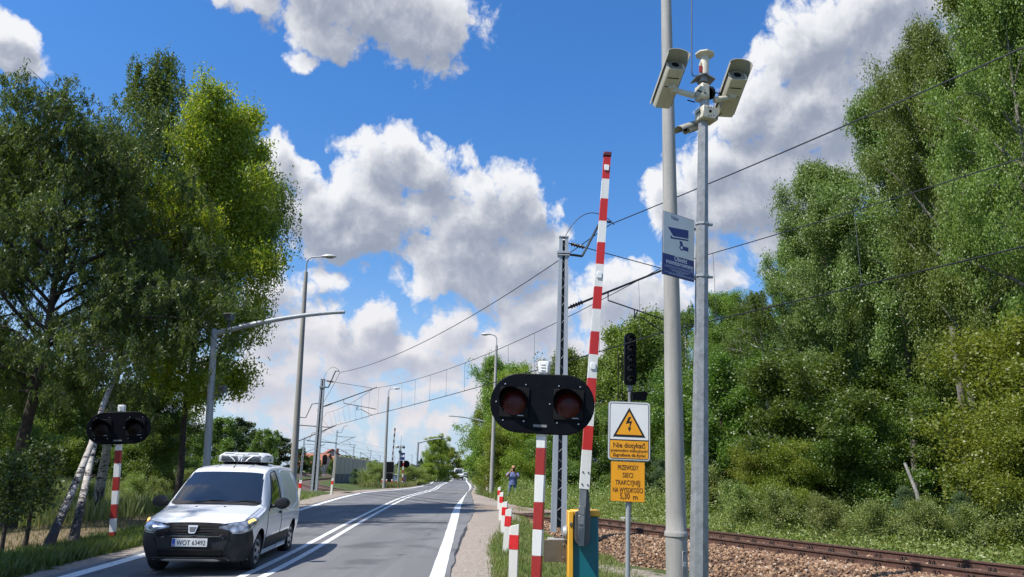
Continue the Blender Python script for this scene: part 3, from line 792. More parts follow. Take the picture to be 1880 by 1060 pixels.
forest('poplar', 1790, 23.5, 75, 'tall poplar with a wide swaying crown right of the pale aspen, bare limbs showing', 'tree', GF, .52)
forest('aspen', 1668, 27, 170, 'slim aspen between the tall poplar and the lower pale-leaved aspen', 'tree', GF, .7)
forest('aspen', 1548, 29, 290, 'pale-leaved aspen with a rounded top standing out against the cloud', 'tree', GF, .75)
forest('aspen', 1488, 32, 430, 'lower aspen leaning out on the left flank of the tall trees', 'tree', GF, .72)
forest('birch', 1402, 30, 530, 'thin white-stemmed birch in front of dark bushes, right of the octagonal pole', 'tree', GF, 1.05)
forest('poplar', 1350, 37, 545, 'rounded green tree just right of the octagonal camera pole', 'tree', GF, .95)
forest('birch', 1268, 44, 560, 'loose birch showing between the two tall poles', 'tree', GF, 1.2)
forest('edge', 1185, 54, 605, 'bushy tree behind the five-lamp railway signal', 'tree', GF, 1.1)
forest('poplar', 1135, 60, 628, 'tree with an uneven top behind the raised barrier boom', 'tree', GF, .9)
forest('edge', 1070, 62, 660, 'tree half hidden behind the big twin-lamp signal on its right side', 'tree', GF, 1.0)
forest('edge', 1000, 66, 700, 'tree hidden for the most part by the black signal backboard', 'tree', GF, .95)
forest('edgelime', 950, 60, 700, 'light green tree over the man with the camera', 'tree', GF, .8)
forest('edge', 925, 72, 672, 'dark green tree right of the far street lamp on the right', 'tree', GF, .85)
forest('edgelime', 903, 95, 735, 'yellow-green tree directly behind the far right street lamp', 'tree', GF, .75)
for i, (px, Y, top) in enumerate([(1920, 33, 120), (1810, 36, 330), (1700, 35, 400), (1600, 38, 430), (1550, 43, 450), (1480, 43, 560), (1420, 48, 590), (1330, 52, 590), (1230, 62, 600), (1950, 27, -40), (1650, 33, 520), (1720, 31, 560), (1590, 36, 560), (1640, 46, 620), (1700, 44, 620), (1660, 40, 640)]):
    forest(['poplar', 'aspen', 'aspen'][i % 3], px, Y, top, 'tree in the dark second row of the wood, behind the front trees', 'tree', 'second row of the wood', .8)
GB = 'undergrowth trees along the wood edge'
for px, Y, top, k, lab in [
    (1325, 30, 690, 'maple', 'dark green maple bush right beside the octagonal pole'),
    (1480, 25.5, 690, 'maple', 'dark dense maple low in front of the pale aspens'),
    (1560, 24.5, 760, 'maple', 'rounded dark maple left of the leaning white dead stem'),
    (1800, 24.5, 700, 'maple', 'shaded maple among the poplar stems'),
    (1655, 29, 700, 'maple', 'dark maple filling the gap behind the leaning dead stem'), (1625, 33, 690, 'maple', 'dark maple deeper in the wood behind the rounded maple'), (1725, 30, 680, 'maple', 'dark maple deeper in the wood under the tall poplar'),
    (1878, 19, 640, 'lime', 'light green young tree at the right edge under the tall poplar'),
    (1890, 17.2, 760, 'lime', 'low bright young tree at the far right edge beside the rails'),
    (1385, 26, 835, 'lime', 'small yellow-green tree at the foot of the white birch'),
    (1445, 24, 830, 'lime', 'bright young tree left of the dark maples'),
    (1040, 47, 790, 'maple', 'dark bush seen past the lattice mast'),
    (1105, 44, 770, 'maple', 'grey-green bush left of the yellow warning signs'),
    (1200, 40, 770, 'lime', 'yellow-green bush right of the yellow warning signs'),
    (1290, 36, 760, 'maple', 'dark bush between the concrete pole and the octagonal pole'),
    (975, 50, 790, 'lime', 'bright green bush behind the man with the camera'),
    (925, 55, 795, 'lime', 'bright green bush between the far lamp and the man with the camera')]:
    forest(k, px, Y, top, lab, 'tree', GB, 1.15)
for px, Y, H, k, lab in [
    (1175, 35.0, 3.4, 'pine', 'young pine behind the sign post, taller of the two pines'), (1215, 34.0, 2.6, 'pine', 'small young pine left of the concrete pole'),
    (1345, 24.6, 1.3, 'bush', 'low bush at the trackside just right of the octagonal pole'), (1420, 22.6, 1.2, 'bush', 'low bush at the trackside under the bright young tree'),
    (1500, 21.0, 1.1, 'bush', 'low bush before the dark maple, next to the far rail'), (1590, 19.9, 1.0, 'bush', 'low bush before the rounded maple at the trackside'),
    (1680, 19.2, 1.1, 'bush', 'low bush at the foot of the leaning dead stem'), (1770, 18.2, 1.0, 'bush', 'low bush under the poplar stems by the rails'),
    (1650, 20.2, 1.7, 'pine', 'young pine in the weeds near the leaning dead stem'), (1750, 18.9, 1.6, 'pine', 'young pine in the weeds at the right, beside the rails'),
    (1850, 17.0, 1.2, 'bush', 'low bush at the right edge beside the rails'), (1280, 28.0, 1.8, 'bush', 'low bush behind the concrete pole')]:
    forest(k, px, Y, H, lab, 'bush' if k == 'bush' else 'tree', 'bushes and saplings beside the track')
# bare stems
dead = mat('dead_stem', (.46, .44, .40), .85, 0, .3, 9, .5, c2=(.1, .09, .08), c2amt=.8)
for (x0, y0, x1, y1, Y, r_, nm, lab) in [(1690, 962, 1661, 850, 20.5, .055, 'dead_stem', 'pale bare birch stem leaning left in the dark gap of the wood'),
     (1778, 955, 1748, 600, 21.5, .11, 'bare_trunk', 'long curved grey trunk without leaves under the tall poplar'),
     (1398, 850, 1372, 790, 27.5, .05, 'dead_stem', 'short broken grey stem near the white birch'), (1412, 900, 1403, 660, 27, .075, 'bare_trunk', 'straight white birch stem without leaves low down')]:
    a = at(x0, y0, Y); b_ = at(x1, y1, Y); o = Vector((a.x, Y, gz(a.x, Y)))
    t = thing(nm, lab, 'tree trunk', o)
    mid = (a + b_) / 2 - o + Vector((.12, 0, 0)); link('trunk', tubes_mesh('trunk', [([Vector((0, 0, 0)), a - o, mid, b_ - o], [r_ * 1.2, r_, r_ * .9, r_ * .7], 9)], dead if r_ < .1 else bark_g), t)

# --- left side of the road
wil = make_tree('willow', 12.2, 4.6, .33, 101, lf_willow, 190000, bark_d, 'round', nb=50, trunk_r=.2, leaf_l=.14, leaf_w=.036, rise=1.1, sig=.5, weep=.45, lean=(.01, 0))
place_tree('willow_tree', wil, 'big dark willow with narrow glinting leaves filling the left edge', 'tree', (-13.0, 20.8, -.3), .4, None, (.95, .95, .90))
place_tree('willow_tree', wil, 'second dark willow cut by the left picture edge', 'tree', (-19.5, 25.5, -.3), 2.6, None, (.9, .9, 1.0))
bt = make_tree('tall_birch', 17.6, 2.2, .34, 113, lf_birch, 70000, bark_b, 'tall', nb=32, trunk_r=.15, leaf_l=.085, leaf_w=.06, rise=.8, weep=.85)
bx_ = at(208, 700, 26.5).x
place_tree('birch_tree', bt, 'tallest birch on the left, hanging twigs rising over the willow', 'tree', (bx_, 26.5, -.3), 1.1, None, (1, 1, at(205, 62, 26.5).z / 17.4))
ye = make_tree('ash_maple', 12.6, 2.9, .27, 127, lf_yellow, 95000, bark_d, 'round', nb=38, trunk_r=.13, leaf_l=.14, leaf_w=.06, rise=1.0, sig=.45)
yx = at(350, 700, 25).x
place_tree('maple_tree', ye, 'yellow-green maple turning to autumn colour between willow and birch', 'tree', (yx, 25, -.25), .5, None, (.88, .88, (at(360, 215, 25).z + .2) / 12.4))
# two more trees on the left verge just outside the picture: they shade the road and mirror in the van's windscreen
place_tree('willow_tree', wil, 'willow on the left verge just outside the picture, shading the road', 'tree', (-13.4, 8.6, -.2), 4.0, None, (.7, .7, .95))
place_tree('maple_tree', ye, 'maple on the left verge behind the viewer, outside the picture', 'tree', (-12.4, 2.0, -.2), 2.0, None, .9)
# twin leaning birch beside the left crossing signal
b1 = at(80, 1028, 14.3); b2 = at(132, 1010, 15.3)
def leanline(pxs, Y0, Y1, o):
    n = len(pxs); return [at(x, y, Y0 + (Y1 - Y0) * (i / (n - 1)) ** 1.5) - o for i, (x, y) in enumerate(pxs)]
o1 = Vector((b1.x, b1.y, gz(b1.x, b1.y)))
l1 = leanline([(78, 1032), (105, 965), (140, 885), (168, 815), (190, 740), (215, 680), (270, 560), (360, 465), (445, 395), (505, 345)], 14.2, 30.0, o1); l1[0].z = 0
mt = make_tree('leaning_birch', 9, 2.3, .5, 131, lf_birch, 70000, bark_b, 'oval', nb=30, trunk_r=.08, leaf_l=.085, leaf_w=.06, rise=.45, weep=1.1, trunk_pts=[l1])
place_tree('birch_tree', mt, 'leaning birch with a slanting white stem, nearer the road of the twin stems', 'tree', o1, 0)
o2 = Vector((b2.x, b2.y, gz(b2.x, b2.y)))
l2 = leanline([(130, 1012), (142, 960), (155, 900), (168, 840), (185, 760), (212, 690), (240, 625), (300, 500), (375, 350), (428, 200)], 15.2, 30.0, o2); l2[0].z = 0
mt = make_tree('leaning_birch', 11, 2.0, .5, 137, lf_birch, 70000, bark_b, 'oval', nb=30, trunk_r=.085, leaf_l=.085, leaf_w=.06, rise=.5, weep=1.0, trunk_pts=[l2])
place_tree('birch_tree', mt, 'leaning birch with a black-barked foot, right of the other twin stem', 'tree', o2, 0)
# saplings, shrubs and trees behind
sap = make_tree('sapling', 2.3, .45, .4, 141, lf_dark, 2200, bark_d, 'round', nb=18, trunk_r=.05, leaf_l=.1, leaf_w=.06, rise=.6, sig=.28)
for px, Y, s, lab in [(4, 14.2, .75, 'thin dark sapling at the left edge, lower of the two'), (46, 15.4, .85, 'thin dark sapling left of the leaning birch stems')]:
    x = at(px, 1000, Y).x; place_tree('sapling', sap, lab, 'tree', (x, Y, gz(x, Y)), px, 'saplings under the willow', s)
for px, Y, top, k, lab, w in [
    (280, 40, 720, 'maple', 'dark tree behind the left signal with a thick shaded stem', 1.0), (110, 58, 680, 'edge', 'leafy tree behind the leaning birch stems', 1.0), (-10, 50, 640, 'edge', 'leafy tree at the left edge behind the saplings', 1.0),
    (225, 60, 720, 'edge', 'brighter green tree far behind the left crossing signal', 1.0), (325, 62, 780, 'edge', 'tree left of the grey gantry mast', .9), (170, 66, 720, 'edge', 'tree deep in the gap behind the birch stems', 1.1), (50, 62, 680, 'edge', 'tree deep behind the saplings', 1.1)]:
    forest(k, px, Y, top, lab, 'tree', 'trees behind the left verge', w)
for px, Y, H, k, lab in [(300, 36, 1.1, 'bush', 'bush in the grass behind the left signal post'), (352, 46, 1.2, 'bush', 'bush in the meadow over the van roof'), (90, 30, 1.1, 'bush', 'bush between the sapling and the birch stems'), (175, 30, 1.1, 'bush', 'bush in the weeds behind the birch feet'), (20, 27, 1.2, 'bush', 'bush at the left edge in the weeds'), (262, 38, 1.2, 'bush', 'bush at the foot of the thick shaded stem')]:
    forest(k, px, Y, H, lab, 'bush', 'bushes in the left meadow')
# --- distance
for i, (px, Y, top, k, w) in enumerate([(410, 150, 772, 'far', 1.1), (440, 155, 768, 'fardark', 1.2), (470, 150, 795, 'fardark', 1.3), (490, 140, 792, 'far', .9), (515, 160, 800, 'fardark', 1.3), (385, 160, 790, 'far', 1.2), (350, 150, 800, 'far', 1.2), (300, 150, 790, 'far', 1.2), (250, 150, 790, 'fardark', 1.3), (555, 170, 822, 'fardark', 1.2), (575, 210, 838, 'far', 1.2), (605, 240, 842, 'fardark', 1.3)]):
    forest(k, px, Y, top, 'far tree of the belt behind the railway on the left', 'tree', 'tree belt on the left horizon', w)
for i, (px, Y, top, k, w) in enumerate([(628, 190, 838, 'farlime', 1.1), (645, 230, 838, 'far', 1.5), (668, 260, 842, 'far', 1.5), (690, 280, 845, 'fardark', 1.5), (660, 300, 845, 'fardark', 1.6), (760, 300, 852, 'fardark', 1.6), (735, 320, 853, 'far', 1.6), (785, 310, 852, 'far', 1.5), (710, 320, 850, 'far', 1.6), (775, 160, 842, 'fardark', .8)]):
    forest(k, px, Y, top, 'low far tree on the horizon beyond the noise barrier', 'tree', 'trees beyond the noise barrier', w)
forest('edgelime', 806, 125, 808, 'round yellow-green tree beside the road left of the oncoming van', 'tree', 'roadside trees on the left', .95)
forest('farlime', 826, 160, 823, 'smaller yellow-green tree behind the round roadside tree', 'tree', 'roadside trees on the left', 1.1)
forest('farlime', 845, 330, 842, 'far roadside tree where the road disappears, left side', 'tree', 'roadside trees on the left', 1.0)
forest('farlime', 866, 260, 840, 'pale green tree at the end of the road, right side', 'tree', 'roadside trees on the right', .8)
forest('fardark', 878, 210, 842, 'dark tree beside the far end of the road', 'tree', 'roadside trees on the right', .7)
forest('far', 857, 380, 846, 'farthest tree closing the view along the road', 'tree', 'roadside trees on the right', 1.6)
forest('far', 890, 150, 800, 'tree behind the far crossing signal on the right', 'tree', 'roadside trees on the right', .7)
forest('far', 588, 170, 846, 'far tree in front of the orange roofs', 'tree', 'trees beyond the noise barrier', .7)
forest('far', 612, 185, 850, 'far tree at the end of the noise barrier before the houses', 'tree', 'trees beyond the noise barrier', .6)
forest('lime', 790, 105, 855, 'dark green roadside shrub left of the round tree', 'bush', 'roadside trees on the left', 1.5)
forest('bush', 692, 76, 2.0, 'yellow-green shrub left of the middle street lamp', 'bush', 'shrubs before the noise barrier', 1.2)
forest('bush', 676, 80, 1.1, 'low shrub at the foot of the noise barrier', 'bush', 'shrubs before the noise barrier', 1.5)
forest('bush', 752, 92, 1.9, 'shrub beside the grey cabinet at the far crossing', 'bush', 'shrubs before the noise barrier', 2.2)
forest('pine', 657, 86, 1.9, 'dark round conifer against the noise barrier', 'bush', 'shrubs before the noise barrier', 1.3)

# --- weeds and grass (nobody could count them)
def weeds(n, tr, sr, hmax, seed, L, m, label, dens=None):
    r = np.random.default_rng(seed); k = n // 60
    t = r.uniform(*tr, k); s = r.uniform(*sr, k); hh = hmax(s) * r.uniform(.45, 1.1, k)
    x = T0.x + TD.x * t + TN.x * s; y = T0.y + TD.y * t + TN.y * s
    ii = np.repeat(np.arange(k), 60); u = r.random(len(ii)) ** .8
    ok = np.array([a > xA(b) + 1.0 + .02 * b for a, b in zip(x, y)]); z = np.array([hz(a, b) for a, b in zip(x, y)])
    c = np.stack([x[ii] + r.normal(size=len(ii)) * .17 * (.5 + u), y[ii] + r.normal(size=len(ii)) * .17 * (.5 + u), z[ii] - .03 + u * hh[ii]], -1)
    c = c[ok[ii]]; n = len(c); d = unit(n, r) + np.array([0, 0, .5]); nr = unit(n, r) + np.array([0, 0, .5])
    me = np_mesh('undergrowth', leaf_quads(c, d, nr, L * r.uniform(.6, 1.4, n), L * .45 * r.uniform(.6, 1.3, n)), quads(n), m, 4)
    tag(link('undergrowth', me), label, 'undergrowth', kind='stuff')
weeds(120000, (-14, 18), (2.3, 6.5), lambda s: .35 + .28 * (s - 2.3), 5, .085, lf_bush, 'tangled light green weeds between the far rail and the wood')
weeds(70000, (-12, 40), (5, 13), lambda s: .9 + .05 * s, 6, .13, lf_maple, 'darker undergrowth on the floor of the wood beyond the track')
PTA = np.array([q[:] for q in PT])
def PTD(x, y): return float(np.min(np.hypot(PTA[:, 0] - x, PTA[:, 1] - y)))
def grass(name, label, n, sampler, h, w, cols, seed, bend=.5):
    r = np.random.default_rng(seed); P = []
    while len(P) < n:
        x, y = sampler(r)
        if gravel_w(x, y) + r.normal() * .18 > .42: continue
        if x < -9 and y > 30 and PTD(x, y) < 5.2 + r.normal() * .5: continue
        P.append((x, y, hz(x, y) - .02))
    c = np.array(P); n = len(c); a = r.uniform(0, 6.28, n); hh = h * r.uniform(.35, 1.15, n)
    lean = np.stack([np.cos(a), np.sin(a)], -1) * (bend * r.random(n) * hh)[:, None]; ww = w * r.uniform(.6, 1.2, n)
    s = np.stack([-np.sin(a), np.cos(a)], -1) * ww[:, None] * .5
    z = np.zeros(n)
    v = np.stack([np.column_stack([c[:, :2] - s, c[:, 2]]), np.column_stack([c[:, :2] + s, c[:, 2]]), np.column_stack([c[:, :2] + lean * .35 + s * .6, c[:, 2] + hh * .6]), np.column_stack([c[:, :2] + lean, c[:, 2] + hh])], 1).reshape(-1, 3)
    me = np_mesh(name, v, quads(n), leaf_mat(name + '_blades', cols, .3, .05, .4), 4)
    tag(link(name, me), label, 'grass', kind='stuff')
G1 = [(.08, .14, .02), (.13, .20, .03), (.20, .25, .06), (.27, .25, .11)]
G2 = [(.05, .09, .016), (.085, .135, .024), (.14, .18, .045)]
G3 = [(.07, .095, .03), (.12, .14, .05), (.2, .19, .09), (.27, .23, .12)]
def samp_right(r):
    y = 9 + 24 * r.random() ** 1.3; return (xA(y) + .4 + r.random() * (3.6 - .02 * y), y)
grass('verge_grass', 'short green grass around the marker posts on the right verge', 52000, samp_right, .13, .016, G1, 1)
def samp_far(r):
    y = 38 + 42 * r.random() ** 1.2; return (xA(y) + .8 + 7 * r.random(), y)
grass('far_verge_grass', 'grass on the right verge beyond the crossing', 22000, samp_far, .38, .045, G1, 2)
def samp_left(r):
    y = 11 + 20 * r.random(); return (xL(y) - .7 - (1.1 + .01 * y) * r.random() ** 1.2, y)
grass('roadside_grass', 'dark green grass strip along the left road edge', 34000, samp_left, .24, .02, G2, 3)
def samp_litter(r):
    y = 13 + 16 * r.random(); return (xL(y) - 2.2 - 7 * r.random(), y)
grass('mown_grass', 'thin dry grass on the cleared strip under the birches', 12000, samp_litter, .13, .02, G3, 4)
def samp_meadow(r):
    y = 22 + 40 * r.random(); return (-11.5 - y * .02 - 22 * r.random(), y)
grass('meadow_grass', 'tall light meadow grass behind the left verge', 42000, samp_meadow, .75, .045, [(.10, .15, .04), (.15, .21, .06), (.22, .26, .09), (.27, .27, .12)], 5, .35)
def samp_l2(r):
    y = 28 + 26 * r.random(); return (xL(y) - .9 - 3.2 * r.random(), y)
grass('crossing_grass', 'patchy grass by the left side of the crossing', 15000, samp_l2, .22, .03, G1, 6)
def samp_l3(r):
    y = 69 + 70 * r.random() ** 1.3; return (xL(y) - .8 - (2 + .16 * (y - 60)) * r.random(), y)
grass('bank_grass', 'tall dry grass on the bank left of the road beyond the crossing', 30000, samp_l3, .5, .07, [(.07, .10, .025), (.12, .15, .04), (.2, .19, .07), (.26, .23, .1)], 7, .35)
def samp_r3(r):
    y = 75 + 120 * r.random() ** 1.3; return (xA(y) + .8 + 6 * r.random(), y)
grass('distant_grass', 'grass along the right road edge in the distance', 12000, samp_r3, .5, .1, G1, 8)
# ------------------------------------------------------------------ street furniture
white = mat('white_enamel', (.74, .74, .71), .45, 0, .07, 5, c2=(.42, .40, .36), c2amt=.35, streak=True)
red = mat('signal_red', (.36, .022, .018), .45, 0, .15, 5, c2=(.2, .02, .018), c2amt=.4, streak=True)
bred = mat('boom_red', (.52, .02, .016), .4, 0, .12, 5, c2=(.33, .02, .016), c2amt=.35, streak=True)
black = mat('black_enamel', (.0035, .004, .0065), .45, 0, .2, 6, spec=.08)
matb = mat('matt_black', (.006, .006, .007), .7, spec=.15)
lensd = mat('dark_red_lens', (.06, .005, .006), .38, 0, .25, 14, spec=.3)
galv = mat('galvanised', (.27, .28, .285), .5, .35, .16, 9, .05, c2=(.38, .39, .39), c2scale=22, c2amt=.5)
galvp = mat('grey_paint', (.33, .36, .38), .5, .1, .1, 5, c2=(.22, .24, .25), c2amt=.4, streak=True)
concr = mat('spun_concrete', (.34, .33, .305), .85, 0, .14, 5, .35, c2=(.21, .207, .195), c2scale=2.2, c2amt=.7, streak=True)
steel = mat('steel_bolt', (.5, .5, .5), .3, .9, .1)
wirem = mat('weathered_wire', (.05, .055, .06), .5, .6, .1)
insul = mat('brown_insulator', (.035, .02, .018), .2, 0, .1)
ivory = mat('aged_ivory', (.56, .53, .42), .5, 0, .1, 6, c2=(.34, .29, .2), c2amt=.5, streak=True)
yellow = mat('housing_yellow', (.78, .40, .03), .4, 0, .08, 4, c2=(.5, .26, .04), c2amt=.3)
teal = mat('housing_teal', (.004, .135, .17), .38, 0, .12, 3, c2=(.006, .09, .115), c2amt=.5)
signw = mat('sign_white', (.76, .77, .76), .35, 0, .03, 3)
signy = mat('sign_yellow', (.83, .36, .012), .35, 0, .05, 3)
signk = mat('sign_black', (.012, .012, .012), .4)
signb = mat('sign_blue', (.012, .03, .16), .35, 0, .08, 3)
signt = mat('sign_brown_lettering', (.10, .03, .012), .4)
rplas = mat('post_plastic', (.66, .65, .60), .55, 0, .08, 4, c2=(.38, .36, .31), c2amt=.45, streak=True)
rfoil = mat('red_reflector', (.62, .022, .022), .25, 0, .12, 20)
darkg = mat('charcoal_casting', (.10, .105, .11), .45, .3, .15, 6, c2=(.05, .05, .05), c2amt=.5)
brownp = mat('bracket_plate', (.15, .125, .09), .45, .3, .12, 4, c2=(.12, .10, .08), c2amt=.5)

def RX(a): return Matrix.Rotation(a, 4, 'X')
def RY(a): return Matrix.Rotation(a, 4, 'Y')
def RZ(a): return Matrix.Rotation(a, 4, 'Z')
def TR(*v): return Matrix.Translation(v)

# --- twin lamp crossing signals
def stadium(w, h, y, n=14):
    r = h / 2; c = w / 2 - r; P = []
    for k in range(n + 1): a = -math.pi / 2 + math.pi * k / n; P.append((c + r * math.cos(a), y, r * math.sin(a)))
    for k in range(n + 1): a = math.pi / 2 + math.pi * k / n; P.append((-c + r * math.cos(a), y, r * math.sin(a)))
    return P
def bands(b, w, z0, edges, colors, seg=4, rad=None):
    """square or round post in coloured lengths"""
    z = z0
    for e, c in zip(edges, colors):
        b.box((0, 0, (z + e) / 2), (w, w, e - z), bev=.004 if e - z > .05 else 0, mi=c); z = e
def crossing_signal(label, base, lean, yaw, zc, edges, colors, ztop, panel_w=1.27, panel_h=.68, tilt=0.0, back=False, detail=True, pw=.11, lens=None):
    t = thing('crossing_signal', label, 'crossing signal', base, yaw, 'twin-lamp crossing signals with striped posts', lean)
    b = MB(); bands(b, pw, 0, edges, colors); b.build('post', [white, red], t)
    if detail:
        b = MB(); b.box((0, 0, ztop - .06), (.13, .13, .15), bev=.012); b.box((0, 0, ztop - .16), (.10, .10, .06))
        for k in range(3): b.box((0.0, -.068, ztop - .03 - k * .035), (.05, .012, .012), (R(25), 0, 0))
        b.build('bell_box', white, t)
    yb = .085 if back else -.085
    s = 1 if back else -1
    PM4 = TR(0, yb, zc) @ RY(tilt)
    b = MB(); b.prism([PM4 @ Vector(p) for p in stadium(panel_w, panel_h, -.012)], (0, .024, 0))
    rim = [PM4 @ Vector(p) for p in stadium(panel_w, panel_h, 0)]
    b.tube(rim + [rim[0]], .012, 6, cap=False)
    pn = b.build('backboard', black, t)
    if back and not detail: return t
    for sx in (-1, 1):
        L = PM4 @ TR(sx * .335, s * .02, 0)
        b = MB(); b.box((0, 0, 0), (.37, .03, .37), bev=.01)
        b.bm.transform(L); ph = b.build('lamp_unit', matb, t)
        b = MB()
        for (dx, dz) in ((-.13, .22), (.13, .22), (-.13, -.22), (.13, -.22), (-.23, 0)):
            b.lathe([(0, .012), (.009, .01), (.012, 0)], PM4 @ TR(sx * .335 + dx, -.012, dz) @ RX(R(90)), 8)
        b.build('bolts', steel, ph)
        A = L @ RX(R(90) * -s)                      # local z points out of the face
        b = MB(); b.lathe([(0, .055), (.06, .05), (.12, .036), (.158, .012), (.165, .0)], A, 28); b.build('lens', lens or lensd, ph)
        rows = []
        for k in range(19):
            a = R(-20) + R(220) * k / 18; d = .05 + .20 * max(0, math.sin(a)) ** .8
            ca, sa = math.cos(a), math.sin(a)
            rows.append([A @ Vector((r_ * ca, r_ * sa * -s, z)) for r_, z in ((.176, 0), (.176, d), (.170, d), (.170, 0))])
        b = MB(); b.grid(rows, 0, True, True); b.build('hood', black, ph)
        b = MB(); b.box((.09, -.018, -.155), (.075, .004, .012)); b.bm.transform(L); b.build('maker_strip', galvp, ph)
    b = MB(); b.box((0, -.0165, -.265), (.17, .006, .035)); b.bm.transform(PM4); npl = b.build('name_strip', mat('strip_grey', (.10, .10, .105), .5), t)
    b = MB()
    for k in range(10): b.box((-.07 + k * .0155, -.0205, -.265), (.009, .002, .018))
    b.bm.transform(PM4); b.build('lettering', mat('strip_light', (.32, .32, .33), .5), npl)
    return t
def lean_of(bx, by, tx, ty, Y):
    a = at(bx, by, Y); b = at(tx, ty, Y); return math.atan2(b.x - a.x, b.z - a.z), a, b
ln, a, b_ = lean_of(985, 1060, 1000, 668, 9.4)
k = (b_.x - a.x) / (b_.z - a.z); zb = -.28; base = Vector((a.x + (zb - a.z) * k, 9.4, zb))
zz = lambda px, py, Y, zb: at(px, py, Y).z - zb
ed = [zz(985, 1065, 9.4, zb), zz(985, 1020, 9.4, zb), zz(987, 972, 9.4, zb), zz(989, 922, 9.4, zb), zz(991, 872, 9.4, zb), zz(992, 823, 9.4, zb), zz(994, 790, 9.4, zb), zz(999, 690, 9.4, zb)]
ed = [ed[0] - .34] + ed
crossing_signal('near twin-lamp crossing signal with dark red lenses, on a striped post before the barrier', base, ln, R(-14), zz(999, 743, 9.4, zb), ed, [1, 0, 1, 0, 1, 0, 1, 0, 0], zz(1000, 667, 9.4, zb), 1.27, .70, R(1.2))
a = at(205, 1000, 16.6); zb = hz(a.x, 16.6); ln, a, b_ = lean_of(205, 1000, 225, 745, 16.6)
zl = [zz(208, y, 16.6, zb) for y in (977, 952, 926, 901, 876, 851, 827, 760)]
crossing_signal('twin-lamp crossing signal on a striped post under the birches, left of the white van', Vector((a.x, 16.6, zb)), ln, R(8), zz(219, 786, 16.6, zb), zl, [1, 0, 1, 0, 1, 0, 1, 0], zz(225, 745, 16.6, zb), 1.27, .66, R(.6), lens=mat('unlit_lens', (.008, .003, .003), .4, spec=.2))
def back_signal(label, px, by, cy_, ty, Y, w, n=6, top=None):
    a = at(px, by, Y); zb = a.z; H = zz(px, ty, Y, zb); e = [H * (i + 1) / n for i in range(n)]
    return crossing_signal(label, a, R(1.0), R(2), zz(px, cy_, Y, zb), e, [i % 2 for i in range(n)][::-1], H, w, .68 * w / 1.27, 0, True, False, .12)
back_signal('far crossing signal seen from behind, left of the road beside a small camera pole', 737.5, 897, 852, 843, 80, 1.27, 8)
back_signal('far crossing signal seen from behind, beside the far right street lamp', 891.5, 904, 852, 841, 66, 1.27, 8)

# --- barrier with raised boom
YB = 10.4
zb = -.3
bx = at(1069, 1000, YB).x
t = thing('level_crossing_barrier', 'raised red and white barrier boom on a teal and yellow drive housing', 'barrier', (bx, YB, zb), R(0))
zt = zz(1067, 938, YB, zb); W2 = .175
b = MB(); b.box((.03, .0, zt / 2 - .03), (.33, .30, zt - .06), bev=.012); hs_ = b.build('housing', teal, t)
b = MB(); b.box((.035, 0, zt - .025), (.37, .35, .075), bev=.012); b.build('lid', yellow, t)
b = MB(); b.box((-.165, -.03, zt / 2 - .01), (.065, .34, zt + .02), bev=.008); b.build('side_cover', yellow, t)
b = MB(); b.box((-.165, -.205, zt - .16), (.03, .012, .05), bev=.004); b.build('keyhole_cover', brownp, t)
b = MB(); b.box((-.34, .03, zz(1018, 1012, YB, zb)), (.32, .014, .275), bev=.003)
pl = b.build('bracket_plate', brownp, t)
b = MB()
for dz in (-.08, .08): b.lathe([(0, .016), (.011, .013), (.015, 0)], TR(-.245, .022, zz(1018, 1012, YB, zb) + dz) @ RX(R(90)), 8)
b.build('bolts', steel, pl)
b = MB(); b.lathe([(.085, 0), (.085, .02), (.07, .05), (0, .055)], TR(-.205, .0, zz(1042, 978, YB, zb)) @ RY(R(-90)), 16); b.build('side_lamp', galvp, t)
# counterweight arm
def bl(px, py, Y=YB): v = at(px, py, Y); return Vector((v.x - bx, Y - YB, v.z - zb))
p0 = bl(1067, 980); pA = bl(1068.5, 897); pT = bl(1110, 300)
ax = (pT - pA).normalized(); sx_ = Vector((ax.z, 0, -ax.x))
def cw(pts, y0, y1, mi=0, bmb=None):
    b = bmb or MB(); b.prism([Vector((p.x, y0, p.z)) for p in pts], (0, y1 - y0, 0), mi); return b
r_ = .095; c0 = bl(1065.5, 985); c1_ = bl(1070, 925)
out_ = [c0 + Vector((r_ * math.cos(a), 0, r_ * math.sin(a))) for a in np.linspace(math.pi, 2 * math.pi, 13)] + [bl(1079.5, 945), bl(1077.5, 905), bl(1074, 893), bl(1070, 893), bl(1068, 935), bl(1053.5, 938)]
cw(out_, -.30, -.19).build('counterweight', darkg, t)
b = cw([bl(1057.5, 985), bl(1068, 985), bl(1072, 897), bl(1060.5, 897)], -.345, -.28); 
for (x, y) in ((1063, 935), (1062.5, 952)):
    q = bl(x, y); b.box((q.x, -.352, q.z), (.075, .012, .11), (0, R(3), 0), .003)
cw([bl(1058, 998), bl(1067, 998), bl(1068.5, 966), bl(1059, 966)], -.36, -.33, 0, b)
b.build('boom_socket', mat('socket_grey', (.26, .27, .28), .4, .5, .12), t)
marks = [899, 828, 785, 745, 700, 658, 617, 577, 537, 497, 458, 420, 380, 345, 306]
mi = [0, 1, 0, 1, 0, 1, 0, 1, 0, 1, 0, 1, 0, 1]
b = MB(); L = (pT - pA).length
def bz(py): return (899 - py) / 599.0
fr = []
for m0 in marks:
    # solve along boom for pixel row
    lo, hi = 0.0, 1.0
    for _ in range(30):
        md = (lo + hi) / 2; v = pA.lerp(pT, md); w = Vector((v.x + bx, YB, v.z + zb)) - Vector((0, 0, CH))
        X = w.dot(Rc); Yc = w.dot(Uc); Z = w.dot(Fv); py = 530 - CF * Yc / Z
        if py > m0: lo = md
        else: hi = md
    fr.append(lo)
RBoom = Matrix((sx_, Vector((0, 1, 0)), ax)).transposed()
def wd(f): return .125 - .028 * f
